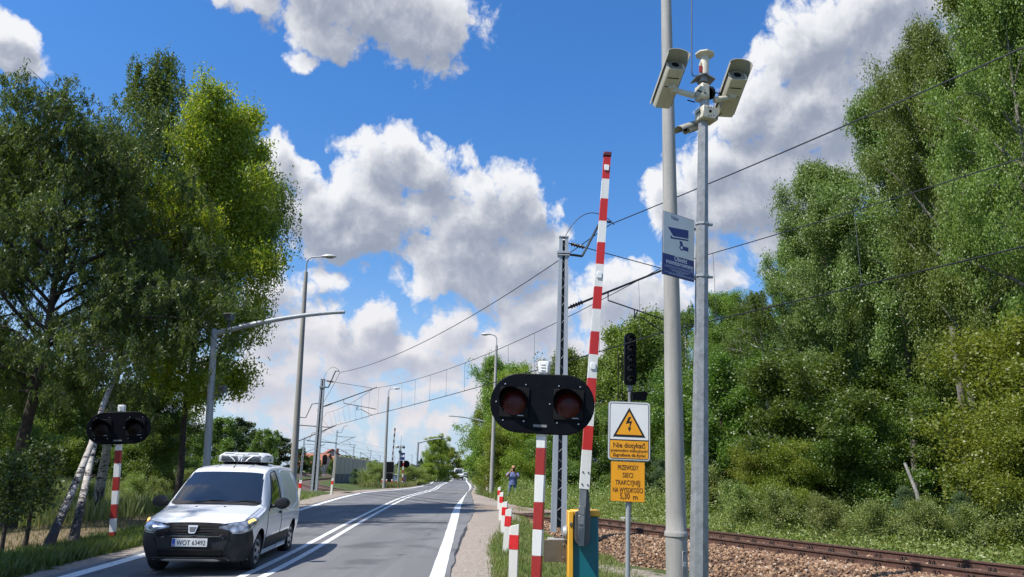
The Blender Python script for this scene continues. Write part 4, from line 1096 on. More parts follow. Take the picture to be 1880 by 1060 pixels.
for f0, f1, c in zip(fr, fr[1:], mi):
    A = pA.lerp(pT, f0); B = pA.lerp(pT, f1); rows = []
    for P, f in ((A, f0), (B, f1)):
        w = wd(f) / 2; d = .05
        rows.append([P + sx_ * u + Vector((0, v - .30, 0)) for u, v in ((-w, -d), (w, -d), (w, d), (-w, d))])
    b.grid(rows, c, False, True)
    # left edge stays bare aluminium
b.build('boom', [white, bred], t)
b = MB(); w = .052
b.box(pA.lerp(pT, 1.0) + Vector((0, -.30, 0)) + ax * .0, (.112, .11, .06), RBoom, .008); b.build('boom_cap', mat('cap_dark', (.12, .02, .03), .5), t)
for f in ((fr[-2] + fr[-1]) / 2 - .0, (fr[8] + fr[9]) / 2, (fr[4] + fr[5]) / 2):
    b = MB(); b.box(pA.lerp(pT, f) + Vector((0, -.358, 0)), (.068, .014, .085), RBoom, .004); b.build('reflector', signw, t)
b = MB()
for f in (.012, .045):
    for u in (-.035, .035): b.lathe([(0, .01), (.009, .008), (.011, 0)], TR(*(pA.lerp(pT, f) + sx_ * u + Vector((0, -.351, 0)))) @ RX(R(90)), 8)
b.build('bolts', mat('dark_bolt', (.09, .09, .09), .5, .6), t)

# --- marker posts
def marker_mesh():
    b = MB(); H = 1.02; w = .12; d = .05
    prof = [(-w / 2, 0), (w / 2, 0), (w / 2, H), (-w / 2, H - .035)]
    b.prism([(x, -d / 2, z) for x, z in prof], (0, d, 0)); 
    bmesh.ops.bevel(b.bm, geom=b.bm.edges[:], offset=.006, segments=1, affect='EDGES', profile=.5)
    return b
def marker(label, px, py, Y=None, h=1.02, lean=0, rz=0, group='red and white marker posts'):
    base = GP(px, py) if Y is None else at(px, py, Y)
    t = thing('marker_post', label, 'marker post', base, rz, group, lean); t.scale = (1, 1, h / 1.02)
    marker_mesh().build('post', rplas, t)
    b = MB()
    b.box((0, -.0265, .765), (.119, .003, .20)); b.box((0, .0265, .765), (.119, .003, .20))
    b.box((.0612, 0, .765), (.003, .05, .20)); b.box((-.0612, 0, .765), (.003, .05, .20))
    b.build('reflector', rfoil, t); return t
for px, py, tx, ty, Y, rz, lab in [(941, 1098, 945, 962, 10.6, -14, 'nearest and largest marker post on the right verge'), (927, 1030, 935, 933, 15.1, -16, 'second nearest marker post on the right verge, standing behind the nearest one'),
     (922, 996, 928, 920, 18.9, -24, 'middle marker post of the right verge row, partly covered'), (918.5, 962, 921.5, 903, 24.5, -26, 'slim fourth marker post of the right verge row'), (915.5, 938, 917, 894, 31.5, -30, 'farthest marker post of the right verge row, closest to the panels of the crossing')]:
    lo = at(px, py, Y); hi = at(tx, ty, Y); z0 = lo.z
    t = marker(lab, px, py, Y, hi.z - lo.z, math.atan2(hi.x - lo.x, hi.z - lo.z), R(rz))
for px, py, ty, Y, lab in [(547, 925, 881, 33.5, 'marker post right behind the white van'), (607.5, 911, 878, 45, 'marker post beside the foot of the far lattice mast'),
     (700.5, 897, 879, 74, 'leftmost marker post at the foot of the middle street lamp'), (708, 898, 880, 73, 'marker post just right of the middle street lamp'), (713, 898, 881, 75, 'marker post leaning against its neighbour right of the middle street lamp'), (718.5, 898, 880, 74, 'marker post under the far raised boom'), (727, 897, 881, 76, 'marker post left of the small camera pole'),
     (893.5, 907, 884, 58, 'left one of the marker posts at the far right lamp'), (900.5, 908, 883, 56, 'right one of the marker posts at the far right lamp')]:
    lo = at(px, py, Y); hi = at(px, ty, Y); marker(lab, px, py, Y, hi.z - lo.z, R(random.uniform(-1, 3)), R(-12))

# --- yellow warning signs on one post
a = at(1151, 1060, 12); zb = -.4; ln, a, b_ = lean_of(1151, 1060, 1153, 745, 12)
o = Vector((a.x, 12, zb)); t = thing('warning_sign', 'high-voltage warning sign with lightning triangle above a plain yellow text plate on a grey post', 'sign', o, 0, None, ln)
b = MB(); b.tube([(0, 0, 0), (0, 0, zz(1152, 742, 12, zb))], .036, 14); b.build('post', galvp, t)
x0 = .0
def rrect(w, h, r, y, zc, xc=0, n=5):
    P = []
    for sx, sz, a0 in ((1, 1, 0), (-1, 1, 90), (-1, -1, 180), (1, -1, 270)):
        for k in range(n + 1):
            a = R(a0 + 90 * k / n); P.append((xc + sx * (w / 2 - r) + r * math.cos(a), y, zc + sz * (h / 2 - r) + r * math.sin(a)))
    return P
zT = zz(1152, 738.5, 12, zb); zB = zz(1152, 846, 12, zb); wS = at(1190.5, 790, 12).x - at(1113.5, 790, 12).x; hS = zT - zB; zc = (zT + zB) / 2
yf = -.05
b = MB(); b.prism(rrect(wS, hS, .05, yf - .006, zc), (0, .012, 0)); p1 = b.build('sign_plate', galvp, t)
b = MB(); b.prism(rrect(wS - .02, hS - .02, .045, yf - .0085, zc), (0, .002, 0)); b.build('face', signw, p1)
b = MB()
o_ = rrect(wS - .045, hS - .045, .04, yf - .0105, zc); i_ = rrect(wS - .062, hS - .062, .034, yf - .0105, zc)
b.grid([o_, i_], 0, False, True); zs = zB + hS * .345; b.box((0, yf - .011, zs), (wS - .05, .003, .014)); b.build('border', signk, p1)
b = MB(); yh = zs - .008 - (zB + .034); b.prism(rrect(wS - .066, yh, .02, yf - .0105, zB + .034 + yh / 2), (0, .0015, 0)); b.build('yellow_field', signy, p1)
def tri(b, h, zc_, y, th=.0015, mi=0):
    s = h * 1.12; P = [(-s / 2, y, zc_ - h / 2), (s / 2, y, zc_ - h / 2), (0, y, zc_ + h / 2)]; b.prism(P, (0, th, 0), mi)
ztri = zs + .045 + .225
b = MB(); tri(b, .45, ztri, yf - .0105); b.build('triangle', signk, p1)
b = MB(); tri(b, .355, ztri - .012, yf - .0125); b.build('triangle_field', signy, p1)
b = MB(); zz0 = ztri - .02
bolt = [(.035, .095), (-.03, -.005), (.008, .0), (-.005, -.075), (-.022, -.07), (.002, -.125), (.03, -.068), (.012, -.073), (.04, .035), (.005, .03), (.055, .098)]
bolt = [(-.012, .10), (-.055, -.005), (.012, .008), (-.004, -.062), (-.028, -.062), (.006, -.125), (.03, -.058), (.012, -.06), (.045, .042), (-.002, .03), (.03, .105)]
b.poly([(x, yf - .0135, zz0 + z) for x, z in bolt]); b.build('lightning_bolt', signk, p1)
zf = zB + .034
text('lettering', 'Nie dotyka\u0107', .105, up(0, yf - .0125, zf + yh * .60), signt, p1, .0012, maxw=.49)
text('lettering', 'przewod\u00f3w trakcyjnych!', .06, up(0, yf - .0125, zf + yh * .36), signt, p1, .0004, maxw=.56)
text('lettering', 'Zagro\u017cenie dla \u017cycia!', .065, up(0, yf - .0125, zf + yh * .10), signt, p1, .0004, maxw=.50)
zT2 = zz(1150, 848, 12, zb); zB2 = zz(1150, 921.5, 12, zb); w2 = at(1181.5, 885, 12).x - at(1119, 885, 12).x; xo = at(1150, 885, 12).x - at(1152, 885, 12).x
b = MB(); b.prism(rrect(w2, zT2 - zB2, .012, yf - .004, (zT2 + zB2) / 2, xo), (0, .010, 0)); p2 = b.build('text_plate', mat('plate_edge', (.3, .16, .03), .5), t)
b = MB(); b.prism(rrect(w2 - .012, zT2 - zB2 - .012, .01, yf - .0065, (zT2 + zB2) / 2, xo), (0, .002, 0)); b.build('yellow_face', signy, p2)
h2 = zT2 - zB2
for body, fz, fw, sz in [('PRZEWODY', .83, .60, .10), ('SIECI', .64, .30, .10), ('TRAKCYJNEJ', .455, .72, .10), ('NA WYSOKO\u015aCI', .27, .87, .10)]:
    text('lettering', body, sz, up(xo, yf - .0085, zB2 + h2 * (fz - .035)), signt, p2, .0006, maxw=fw * w2)
text('lettering', '5,30', .125, up(xo - .045, yf - .0085, zB2 + h2 * .075), signt, p2, .001, maxw=.28 * w2 * 1.0)
text('lettering', 'm', .105, up(xo + .115, yf - .0085, zB2 + h2 * .07), signt, p2, .001)

# --- round concrete lamp column and octagonal camera pole
ln, a, b_ = lean_of(1243, 1060, 1223, 0, 11.7)
zb = -.4; kx = math.tan(ln); o = Vector((a.x + (zb - a.z) * kx, 11.7, zb))
t = thing('concrete_pole', 'tall round tapering concrete pole with a painted grey band near its foot', 'pole', o, 0, None, ln)
Hc = 10.3 - zb; zj = zz(1238, 980, 11.7, zb)
b = MB(); b.lathe([(.158, 0), (.158, zj - .05), (.172, zj - .035), (.172, zj + .01), (.165, zj + .03), (.150, zj + .05), (.148, zj + .3), (.062 + .02, Hc), (0, Hc)], None, 28); b.build('shaft', concr, t)
zb1 = zz(1240, 941, 11.7, zb); zb2 = zz(1240, 915, 11.7, zb)
b = MB(); b.lathe([(.1475, zb1), (.1465, zb2)], None, 28); b.build('painted_band', mat('band_grey', (.58, .58, .56), .6, 0, .1, 5), t)
zp = zz(1253, 1036, 11.7, zb)
b = MB(); b.box((.075, -.147, zp), (.065, .016, .38), (0, 0, R(27)), .004); npb = b.build('inspection_cover', galv, t)
b = MB(); b.box((.079, -.157, zp + .015), (.045, .003, .05), (0, 0, R(27))); b.build('warning_sticker', signw, npb)
b = MB(); Mt = TR(.080, -.1595, zp + .018) @ RZ(R(27)); b.poly([Mt @ Vector(v) for v in ((-.014, 0, -.012), (.014, 0, -.012), (0, 0, .014))]); b.build('warning_triangle', signk, npb)
for dz in (-.17, .17):
    b = MB(); b.lathe([(0, .008), (.008, .006), (.009, 0)], TR(.08, -.156, zp + dz) @ RZ(R(27)) @ RX(R(90)), 8); b.build('screw', matb, npb)

YP = 9.0
ln, a, b_ = lean_of(1283, 1060, 1291, 232, YP)
zb = -.4; kx = math.tan(ln); o = Vector((a.x + (zb - a.z) * kx, YP, zb))
t = thing('octagonal_pole', 'octagonal galvanised pole carrying cameras at its top', 'pole', o, 0, None, ln)
Hp = zz(1291, 205, YP, zb)
def oct_rows(z): 
    r_ = .122 - .058 * z / Hp; return [(r_ * math.cos(R(45 * k + 8)), r_ * math.sin(R(45 * k + 8)), z) for k in range(8)]
b = MB(); b.grid([oct_rows(z) for z in np.linspace(0, Hp, 6)], 0, False, True); b.poly(oct_rows(Hp)); b.build('shaft', galv, t, sharp=20)
def pl_(px, py, Y=YP): v = at(px, py, Y); return Matrix.Rotation(-ln, 4, 'Y') @ Vector((v.x - o.x, Y - YP, v.z - zb))
# top gear: junction boxes, bracket plate, tray, small tower with cap
b = MB(); q = pl_(1296, 214); b.box(q + Vector((0, -.03, 0)), (.23, .20, .17), (0, 0, R(20)), .012)
for k in range(5):
    for r2 in (-.06, .06): b.lathe([(0, .004), (.008, .004), (.008, 0)], TR(*(q + Vector((-.06 + .03 * k, -.14 - .009 * k + .02, r2 * 1.0)))) @ RX(R(90)), 6, 1)
b.lathe([(0, .004), (.02, .004), (.02, 0)], TR(*(q + Vector((.02, -.147, 0)))) @ RX(R(90)), 10, 1)
b.build('lower_clamp_box', [ivory, matb], t)
b = MB(); q = pl_(1293, 172); b.box(q + Vector((-.03, -.01, 0)), (.13, .18, .21), (0, 0, R(20)), .02); b.lathe([(.075, -.01), (.085, .0), (.085, .03), (.05, .045), (0, .045)], TR(*(q + Vector((.055, -.02, 0)))) @ RZ(R(30)) @ RY(R(70)), 18, 1); b.build('upper_clamp_box', [ivory, matb], t)
b = MB(); q = pl_(1294, 190); b.tube([q + Vector((0, 0, -.12)), q + Vector((0, 0, .25))], .06, 10); b.build('neck', galvp, t)
b = MB(); q = pl_(1290, 146)
b.box(q + Vector((-.05, 0, .015)), (.16, .22, .012), (0, R(-24), R(10))); b.box(q + Vector((.08, 0, .0)), (.12, .18, .012), (0, R(24), R(10))); b.box(q + Vector((.0, 0, -.01)), (.11, .12, .09), (0, 0, R(10)), .01); b.build('bracket', galv, t)
b = MB(); q0 = pl_(1293, 138); q1 = pl_(1294, 104); b.tube([q0, q1], .058, 10); b.box(q0 + Vector((-.06, -.02, .10)), (.02, .05, .12)); b.build('siren_body', ivory, t)
b = MB(); q = pl_(1285, 130); b.box(q + Vector((0, -.04, .0)), (.04, .02, .09)); b.build('cable_gland', mat('gland_red', (.3, .03, .02), .5), t)
b = MB(); M_ = TR(*pl_(1294, 102)); b.lathe([(.06, -.03), (.125, .0), (.125, .02), (.03, .03), (0, .03)], M_, 8, 0, False); b.build('siren_cap', ivory, t)
b = MB(); q = pl_(1277, 140); q2 = pl_(1270, 132); q3 = pl_(1270, -60); b.tube([q, q + Vector((-.04, 0, .005)), q2, q2 + Vector((0, 0, .05)), q3], .0075, 6); b.build('antenna_rod', wirem, t)
for (x0_, y0_, x1_, y1_) in ((1262, 184, 1276, 188), (1280, 166, 1296, 172), (1311, 170, 1326, 173), (1278, 210, 1290, 200), (1314, 218, 1324, 208)):
    b = MB(); b.tube([pl_(x0_, y0_, YP - .1), pl_(x1_, y1_, YP - .1)], .008, 5); b.build('clamp_bolt', matb, t)
for zz_ in (pl_(1287, 412).z, pl_(1285, 508).z):
    b = MB(); rr = .128 - .058 * zz_ / Hp; b.lathe([(rr, -.014), (rr + .006, -.014), (rr + .006, .014), (rr, .014)], TR(0, 0, zz_), 8, 0, False); b.box((rr + .02, 0, zz_), (.05, .03, .025)); b.build('clamp_band', galvp, t)
# cameras: long ivory housings under curved sunshields, pointing along the road and the track
GC = 'camera housings on the octagonal pole'
def camera(label, tail, head, arm_from, arm_to, Yt, Yh, r=.105, arm=True):
    T_ = at(*tail, Yt); Hh = at(*head, Yh); d = (Hh - T_); L = d.length; d.normalize()
    side = d.cross(Vector((0, 0, 1))).normalized(); upv = side.cross(d)
    c = thing('security_camera', label, 'security camera', T_, 0, GC)
    Mx = Matrix((side, d, upv)).transposed().to_4x4()                     # x side, y forward, z up
    def prof(w, h, top, y): 
        P = [(-w, y, -h * .4), (-w * .78, y, -h), (w * .78, y, -h), (w, y, -h * .4)]; 
        for k in range(9): a = math.pi * k / 8; P.append((w * math.cos(a), y, top + w * .55 * math.sin(a)))
        return P
    b = MB(); rows = [prof(r * .82, r * .55, .02, y) for y in (0, L * .1, L * .88, L * .90)]
    b.grid([[Mx @ Vector(v) for v in rw] for rw in rows], 0, False, True); b.poly([Mx @ Vector(v) for v in rows[0]]); b.poly([Mx @ Vector(v) for v in rows[-1]])
    h = b.build('housing', ivory, c)
    b = MB(); b.box((0, L * .902, .0), (r * 1.2, .004, r * .95)); b.bm.transform(Mx); fg_ = b.build('front_plate', mat('shaded_ivory', (.20, .19, .15), .5), h)  # shade under the sunshield painted in as a darker ivory
    b = MB(); b.lathe([(0, .01), (r * .3, .008), (r * .34, 0)], Mx @ TR(0, L * .903, .01) @ RX(R(-90)), 14); b.build('lens', matb, h)
    rows = []
    for y in (-.02, L * .3, L * 1.0 + .10):
        P = []
        for k in range(13): a = R(-12) + R(204) * k / 12; P.append((r * 1.0 * math.cos(a), y, .02 + r * .72 * math.sin(a)))
        for k in range(12, -1, -1): a = R(-12) + R(204) * k / 12; P.append((r * .95 * math.cos(a), y, .02 + r * .67 * math.sin(a)))
        rows.append([Mx @ Vector(v) for v in P])
    b = MB(); b.grid(rows, 0, True, True); b.poly(rows[0]); b.poly(rows[-1]); b.build('sunshield', mat('shield_ivory', (.40, .38, .31), .5, 0, .1, 6, c2=(.22, .2, .16), c2amt=.5), c)
    if arm:
        A = at(*arm_from, YP - .02) - T_; B = at(*arm_to, (Yt + Yh) / 2) - T_; mount = Mx @ Vector((0, L * .55, -r * .55))
        b = MB(); b.tube([A, B], [.042, .036], 12); b.lathe([(0, -.05), (.05, -.04), (.06, 0), (.05, .04), (0, .05)], TR(*B), 12); b.tube([B, mount], [.045, .055], 10); b.build('arm', ivory, c)
    b = MB(); 
    for k in range(2): b.tube([Mx @ Vector((s_ * r * .5, L * (.5 + .2 * k), -r * .56)) for s_ in (-1, 1)], .006, 5)
    b.build('bolts', matb, c)
    return c
camera('security camera on the left arm, tilted up toward its sunshield, above the concrete pole', (1214, 192), (1243, 112), (1275, 176), (1237, 166), 9.35, 8.75, .15)
camera('security camera on the right arm, pointing at the cloud side', (1329, 208), (1357, 131), (1312, 184), (1342, 180), 9.35, 8.75, .15)
camera('small lower security camera behind the clamp boxes, pointing left', (1291, 228), (1256, 240), (1291, 222), (1280, 228), 9.25, 9.1, .085, False)
# video surveillance sign
tl, bl_, tr_ = at(1219.5, 385.5, 8.72), at(1215, 503, 8.72), at(1277, 404, 8.98)
ux = (tr_ - tl); wv = ux.length; ux.z = 0; ux.normalize(); hv = tl.z - bl_.z
ang_ = math.atan2(ux.y, ux.x)
t = thing('video_sign', 'white and blue video surveillance sign clamped to the octagonal pole', 'sign', bl_, ang_, None, math.atan2(tl.x - bl_.x, hv) * .9)
wv = math.hypot(tr_.x - tl.x, tr_.y - tl.y)
b = MB(); b.box((wv / 2, 0, hv / 2), (wv, .012, hv), bev=.002); pan_ = b.build('sign_panel', mat('panel_back', (.10, .11, .16), .5), t)
b = MB(); b.box((wv / 2, -.008, hv * .66), (wv - .014, .003, hv * .66)); b.build('white_field', mat('sign_offwhite', (.66, .67, .64), .4, 0, .05, 4), pan_)
b = MB(); b.box((wv / 2, -.008, hv * .165), (wv - .014, .003, hv * .32)); b.build('blue_field', signb, pan_)
yt = -.0105
fz = Matrix.Translation((0, 0, 0))
text('lettering', 'Video', .075, up(wv * .36, yt, hv * .90), signb, pan_, .0003, maxw=wv * .24)
text('lettering', 'Obiekt', .085, up(wv * .56, yt, hv * .255), signw, pan_, .0002, maxw=wv * .40)
text('lettering', 'monitorowany', .085, up(wv * .53, yt, hv * .185), signw, pan_, .0002, maxw=wv * .84)
b = MB()
for zf_, x0_, x1_ in ((.155, .10, .93), (.135, .06, .95), (.108, .22, .84), (.09, .28, .78), (.072, .42, .60), (.05, .06, .96), (.035, .2, .95)):
    x = x0_
    while x < x1_:
        l = random.uniform(.03, .08); b.box((wv * (x + l / 2), yt, hv * zf_), (wv * l, .001, hv * .007)); x += l + .012
b.build('small_print', mat('print_pale', (.45, .47, .55), .5), pan_)
b = MB(); f = lambda x, z: (wv * x, yt, hv * z)
b.poly([f(.14, .76), f(.80, .80), f(.80, .665), f(.32, .635)]); b.poly([f(.23, .64), f(.24, .585), f(.80, .625), f(.80, .65), f(.30, .615)])
b.poly([f(.51, .585), f(.60, .59), f(.63, .53), f(.545, .52)])
b.poly([f(.62, .455), f(.80, .455), f(.80, .52), f(.62, .52)])
b.poly([(wv * .585 + .036 * math.cos(a), yt - .0004, hv * .487 + .036 * math.sin(a)) for a in np.linspace(0, 6.2832, 17)[:-1]]); b.build('camera_pictogram', signb, pan_)
b = MB(); b.poly([(wv * .585 + .018 * math.cos(a), yt - .0012, hv * .487 + .018 * math.sin(a)) for a in np.linspace(0, 6.2832, 15)[:-1]]); b.build('pictogram_joint', signw, pan_)
b = MB(); b.box((wv + .01, .03, hv * .86), (.03, .08, .03)); b.box((wv + .01, .03, hv * .06), (.03, .08, .03)); b.build('sign_bracket', galvp, t)
# ------------------------------------------------------------------ lamps, gantries
lampw = mat('lamp_shell', (.52, .52, .50), .4, 0, .08, 5)
lampg = mat('lamp_glass', (.35, .36, .34), .15, 0, .1, 8)
def street_lamp(label, bpx, bpy, tpx, tpy, hpx, hpy, Y, r0=.135, r1=.085):
    a = at(bpx, bpy, Y); c = at(tpx, tpy, Y); ln = math.atan2(c.x - a.x, c.z - a.z); k = math.tan(ln)
    zb = hz(a.x, Y) - .1; o = Vector((a.x + (zb - a.z) * k, Y, zb)); H = (c.z - zb) / math.cos(ln)
    t = thing('street_lamp', label, 'street lamp', o, 0, 'street lamps on concrete poles', ln)
    hd = at(hpx, hpy, Y); sg = 1 if hd.x > c.x else -1; W_ = abs(hd.x - c.x)
    b = MB(); b.lathe([(r0, 0), (r0 * .98, .5), (r1, H - .5), (r1 * .95, H - .45), (0, H - .45)], None, 20); b.build('pole', concr, t)
    b = MB(); zt = H + .25
    P = [(0, 0, H - .6), (0, 0, H - .1)] + [(sg * .25 * (1 - math.cos(x)), 0, H - .1 + .33 * math.sin(x)) for x in np.linspace(.2, math.pi / 2, 6)] + [(sg * (W_ - .45), 0, H + .28)]
    b.tube(P, .032, 8); b.build('bracket', galvp, t)
    b = MB(); rows = []
    for f in np.linspace(0, 1, 11):
        w = .14 * math.sin(math.pi * min(1, .08 + .92 * f)) ** .6 + .012; x = sg * (W_ - .50 + .66 * f)
        up_ = .12 * math.sin(math.pi * (.1 + .88 * f)) ** .7
        rows.append([(x, w * math.cos(q), H + .26 + (up_ * math.sin(q) if math.sin(q) > 0 else .035 * math.sin(q))) for q in np.linspace(0, 2 * math.pi, 15)[:-1]])
    b.grid(rows, 0, True, True); b.poly(rows[0]); b.poly(rows[-1]); hh = b.build('lamp_head', lampw, t)
    b = MB(); b.lathe([(0, -.06), (.09, -.045), (.12, 0), (0, .0)], TR(sg * (W_ - .12), 0, H + .235) @ Matrix.Diagonal((1.7, .85, 1, 1)), 16); b.build('glass', lampg, hh)
    b = MB(); b.lathe([(r0 * .86 + .003, 2.05), (r0 * .86 + .003, 2.35)], None, 20); b.build('painted_band', mat('band_pale', (.6, .6, .57), .6), t)
    return t
street_lamp('tall street lamp rising behind the white van, nearest of the concrete lamps', 535, 925, 563, 482, 611, 478, 33, .16, .085)
street_lamp('street lamp in the middle distance left of the far raised boom', 705, 893, 713, 719, 731, 716, 68, .15, .09)
street_lamp('street lamp on the right beyond the crossing, its head turned to the left', 902, 908, 912, 622, 887, 611, 50, .145, .085)
def gantry(label, base, H, tip, Y, lean, r=.1, cams=()):
    t = thing('gantry_mast', label, 'mast', base, 0, 'masts with a long arm over the road', lean)
    b = MB(); b.tube([(0, 0, 0), (0, 0, H)], [r * 1.05, r * .85], 12); b.lathe([(r * .9, 0), (0, .05)], TR(0, 0, H), 12); b.build('mast', galvp, t)
    P = []; z0 = H - .12
    for f in np.linspace(0, 1, 12):
        P.append((tip.x * f, tip.y * f, z0 + (tip.z - z0) * (1 - (1 - f) ** 1.8)))
    b = MB(); b.tube(P, [r * (.75 - .25 * f) for f in np.linspace(0, 1, 12)], 10); b.build('arm', galvp, t)
    for q in cams:
        b = MB(); b.tube([q + Vector((0, 0, -.22)), q], .05, 6); b.box(q + Vector((.0, 0, .08)), (.2, .28, .2), (R(12), 0, R(-8)), .02); cam_ = b.build('camera', darkg, t)
        b = MB(); b.box(q + Vector((-.0, -.02, .2)), (.24, .34, .03), (R(12), 0, R(-8))); b.build('sunshade', ivory, cam_)
    return t
a = at(370, 990, 21.5); c = at(393, 605, 21.5); e_ = at(633, 573, 21.5); zb = hz(a.x, 21.5) - .05
ln = math.atan2(c.x - a.x, c.z - a.z); o = Vector((a.x, 21.5, zb)); H = c.z - zb
def loc_(px, py, Y, o, ln): v = at(px, py, Y); return Matrix.Rotation(-ln, 4, 'Y') @ (v - o)
gantry('grey mast behind the white van with a long arm reaching over the road', o, H, loc_(633, 573, 21.5, o, ln), 21.5, ln, .105, [loc_(421, 588, 21.5, o, ln)])
b = MB(); q = loc_(408, 720, 21.5, o, ln); b.tube([(0, 0, q.z - .1), (q.x, 0, q.z - .1), q], .03, 6); b.box(q + Vector((0, 0, .08)), (.18, .26, .2), (R(10), 0, 0), .02); b.build('camera', darkg, bpy.data.objects['gantry_mast'])
Y = 106; a = at(763, 889, Y); c = at(768, 812, Y); o = a.copy(); ln = math.atan2(c.x - a.x, c.z - a.z)
gantry('distant gantry mast left of the round tree, its arm pointing right', o, (c - a).length, loc_(821, 805, Y, o, ln), Y, ln, .15, [loc_(810, 803, Y, o, ln)])
Y = 72; a = at(907, 902, Y); c = at(909, 778, Y); o = a.copy(); ln = math.atan2(c.x - a.x, c.z - a.z)
gantry('gantry mast hidden by the far right lamp, its arm pointing left over the road', o, (c - a).length, loc_(824, 764, Y, o, ln), Y, ln, .105)

# ------------------------------------------------------------------ overhead line masts
mgrey = mat('mast_paint', (.36, .39, .42), .5, .1, .1, 4, c2=(.22, .23, .24), c2amt=.5, streak=True)
AX = Vector((TN.x, TN.y, 0))                             # from the mast towards the track
def catenary_mast(label, base, H, lean, reach, zt, zr, feed, w0=.42, w1=.25, mats=None, full=True):
    """lattice mast: two tapering channels laced with zigzag bars, cantilever to the track"""
    t = thing('catenary_mast', label, 'mast', base, 0, 'overhead line masts', lean)
    b = MB(); b.box((0, 0, .0), (w0 + .16, .4, .3), bev=.03); b.build('foundation', concr, t)
    for sx in (-1, 1):
        b = MB(); rows = []
        for z in (.3, H):
            f = z / H; hw = (w0 + (w1 - w0) * f) / 2
            x0, x1 = sx * hw, sx * (hw - .15 + .06 * f); d = .11 - .03 * f
            rows.append([(x0, -d, z), (x0, d, z), (x1, d, z), (x1, d - .015, z), (x0 - sx * .012, d - .015, z), (x0 - sx * .012, -d + .015, z), (x1, -d + .015, z), (x1, -d, z)])
        b.grid(rows, 0, False, True); b.poly(rows[1]); b.build('channel', mgrey, t, sharp=20)
    b = MB(); n = int(H / .26)
    for yy in (-1, 1):
        for i in range(n):
            z0 = .5 + (H - .6) * i / n; z1 = .5 + (H - .6) * (i + 1) / n; f = z0 / H; hw = (w0 + (w1 - w0) * f) / 2 - .06; s_ = 1 if i % 2 else -1; y = yy * (.095 - .03 * f)
            b.tube([(-s_ * hw, y, z0), (s_ * hw, y, z1)], .009, 4)
    b.build('lacing', mat('lacing_paint', (.15, .165, .18), .5), t)
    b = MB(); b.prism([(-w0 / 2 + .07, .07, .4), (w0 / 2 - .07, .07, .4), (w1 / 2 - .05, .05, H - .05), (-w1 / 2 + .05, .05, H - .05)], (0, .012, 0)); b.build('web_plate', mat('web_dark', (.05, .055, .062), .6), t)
    b = MB(); b.box((0, 0, H + .015), (w1 + .02, .2, .03)); b.box((0, -.0, H - .45), (w1 + .1, .26, .06)); b.box((0, -.0, H - .53), (w1 + .08, .24, .03)); b.build('head_clamp', mgrey, t)
    # feeder arm: goes out, up and out again
    F = feed - Vector(base); e1 = Vector((F.x * .36, F.y * .36, H - .47)); e2 = Vector((F.x * .72, F.y * .72, F.z + .06)); e3 = Vector((F.x * .92, F.y * .92, F.z + .07))
    b = MB(); b.tube([(0, 0, H - .47), e1, e1 + (e2 - e1) * .02, e2, e3], .035, 6); b.build('feeder_arm', wirem, t)
    b = MB(); s0 = Vector((.02, 0, H)); P = []
    for q in np.linspace(0, 1, 14):
        c_ = s0.lerp(F, q); c_.z += .62 * math.sin(math.pi * q) ** .8 * (1.05 - .3 * q); P.append(c_)
    b.tube(P, .012, 5); b.build('jumper_cable', wirem, t)
    tip = AX * reach + Vector((0, 0, zt)); root = AX * .15 + Vector((0, 0, zr - .15)); top = AX * .12 + Vector((0, 0, zt + .28))
    b = MB(); b.tube([root, root.lerp(tip, 1.06)], .032, 7); b.build('cantilever', wirem, t)
    b = MB(); b.tube([top, top.lerp(tip, .96)], .014, 5); b.build('tie_rod', wirem, t)
    for P0_, P1_ in ((root, tip), (top, tip)):
        d = (P1_ - P0_).normalized(); Mx = TR(*P0_) @ d.to_track_quat('Z', 'Y').to_matrix().to_4x4(); b = MB(); pr = []
        for k in range(5): pr += [(.025, .12 + k * .09), (.065, .15 + k * .09), (.03, .19 + k * .09)]
        b.lathe([(0, .1)] + pr + [(0, .58)], Mx, 10); b.build('insulator', insul, t)
    ra = root.lerp(tip, .40); rb = AX * (reach + .25) + Vector((0, 0, zr - .02 + (zt - zr) * -.08)); ra.z = max(ra.z - .25, rb.z + .22)
    b = MB(); b.tube([ra + Vector((0, 0, .22)), ra, rb], .02, 6); b.build('registration_arm', wirem, t)
    j = ra.lerp(rb, .40); e = AX * (reach + .02) + Vector((0, 0, zr - .52))
    b = MB(); b.tube([j, j + Vector((0, 0, -.30)), j + Vector((0, 0, -.20)) + AX * .25, e], .018, 5); b.tube([j + AX * .12, j + Vector((0, 0, -.28))], .018, 5); b.build('steady_arm', wirem, t)
    return t, Vector(base) + tip, Vector(base) + e
a = at(1025, 990, 20.7); c = at(1035, 437, 20.7); base = Vector((a.x, 20.7, -.15)); ln = math.atan2(c.x - a.x, c.z - a.z)
feedN = at(1121, 412, 21.2)
mN, tipN, conN = catenary_mast('near lattice mast behind the big crossing signal, carrying a cantilever over the track', base, c.z + .15, ln, 3.5, 7.72 + .15, 6.25 + .15, feedN)
a = at(576, 909, 48); c = at(593, 697, 48); base = Vector((a.x, 48, 0)); ln = math.atan2(c.x - a.x, c.z - a.z)
feedL = at(624, 684, 48.6)
mL, tipL, conL = catenary_mast('far lattice mast left of the road beyond the crossing, left of the middle lamp', base, c.z, ln, 3.3, 6.75, 5.55, feedL)
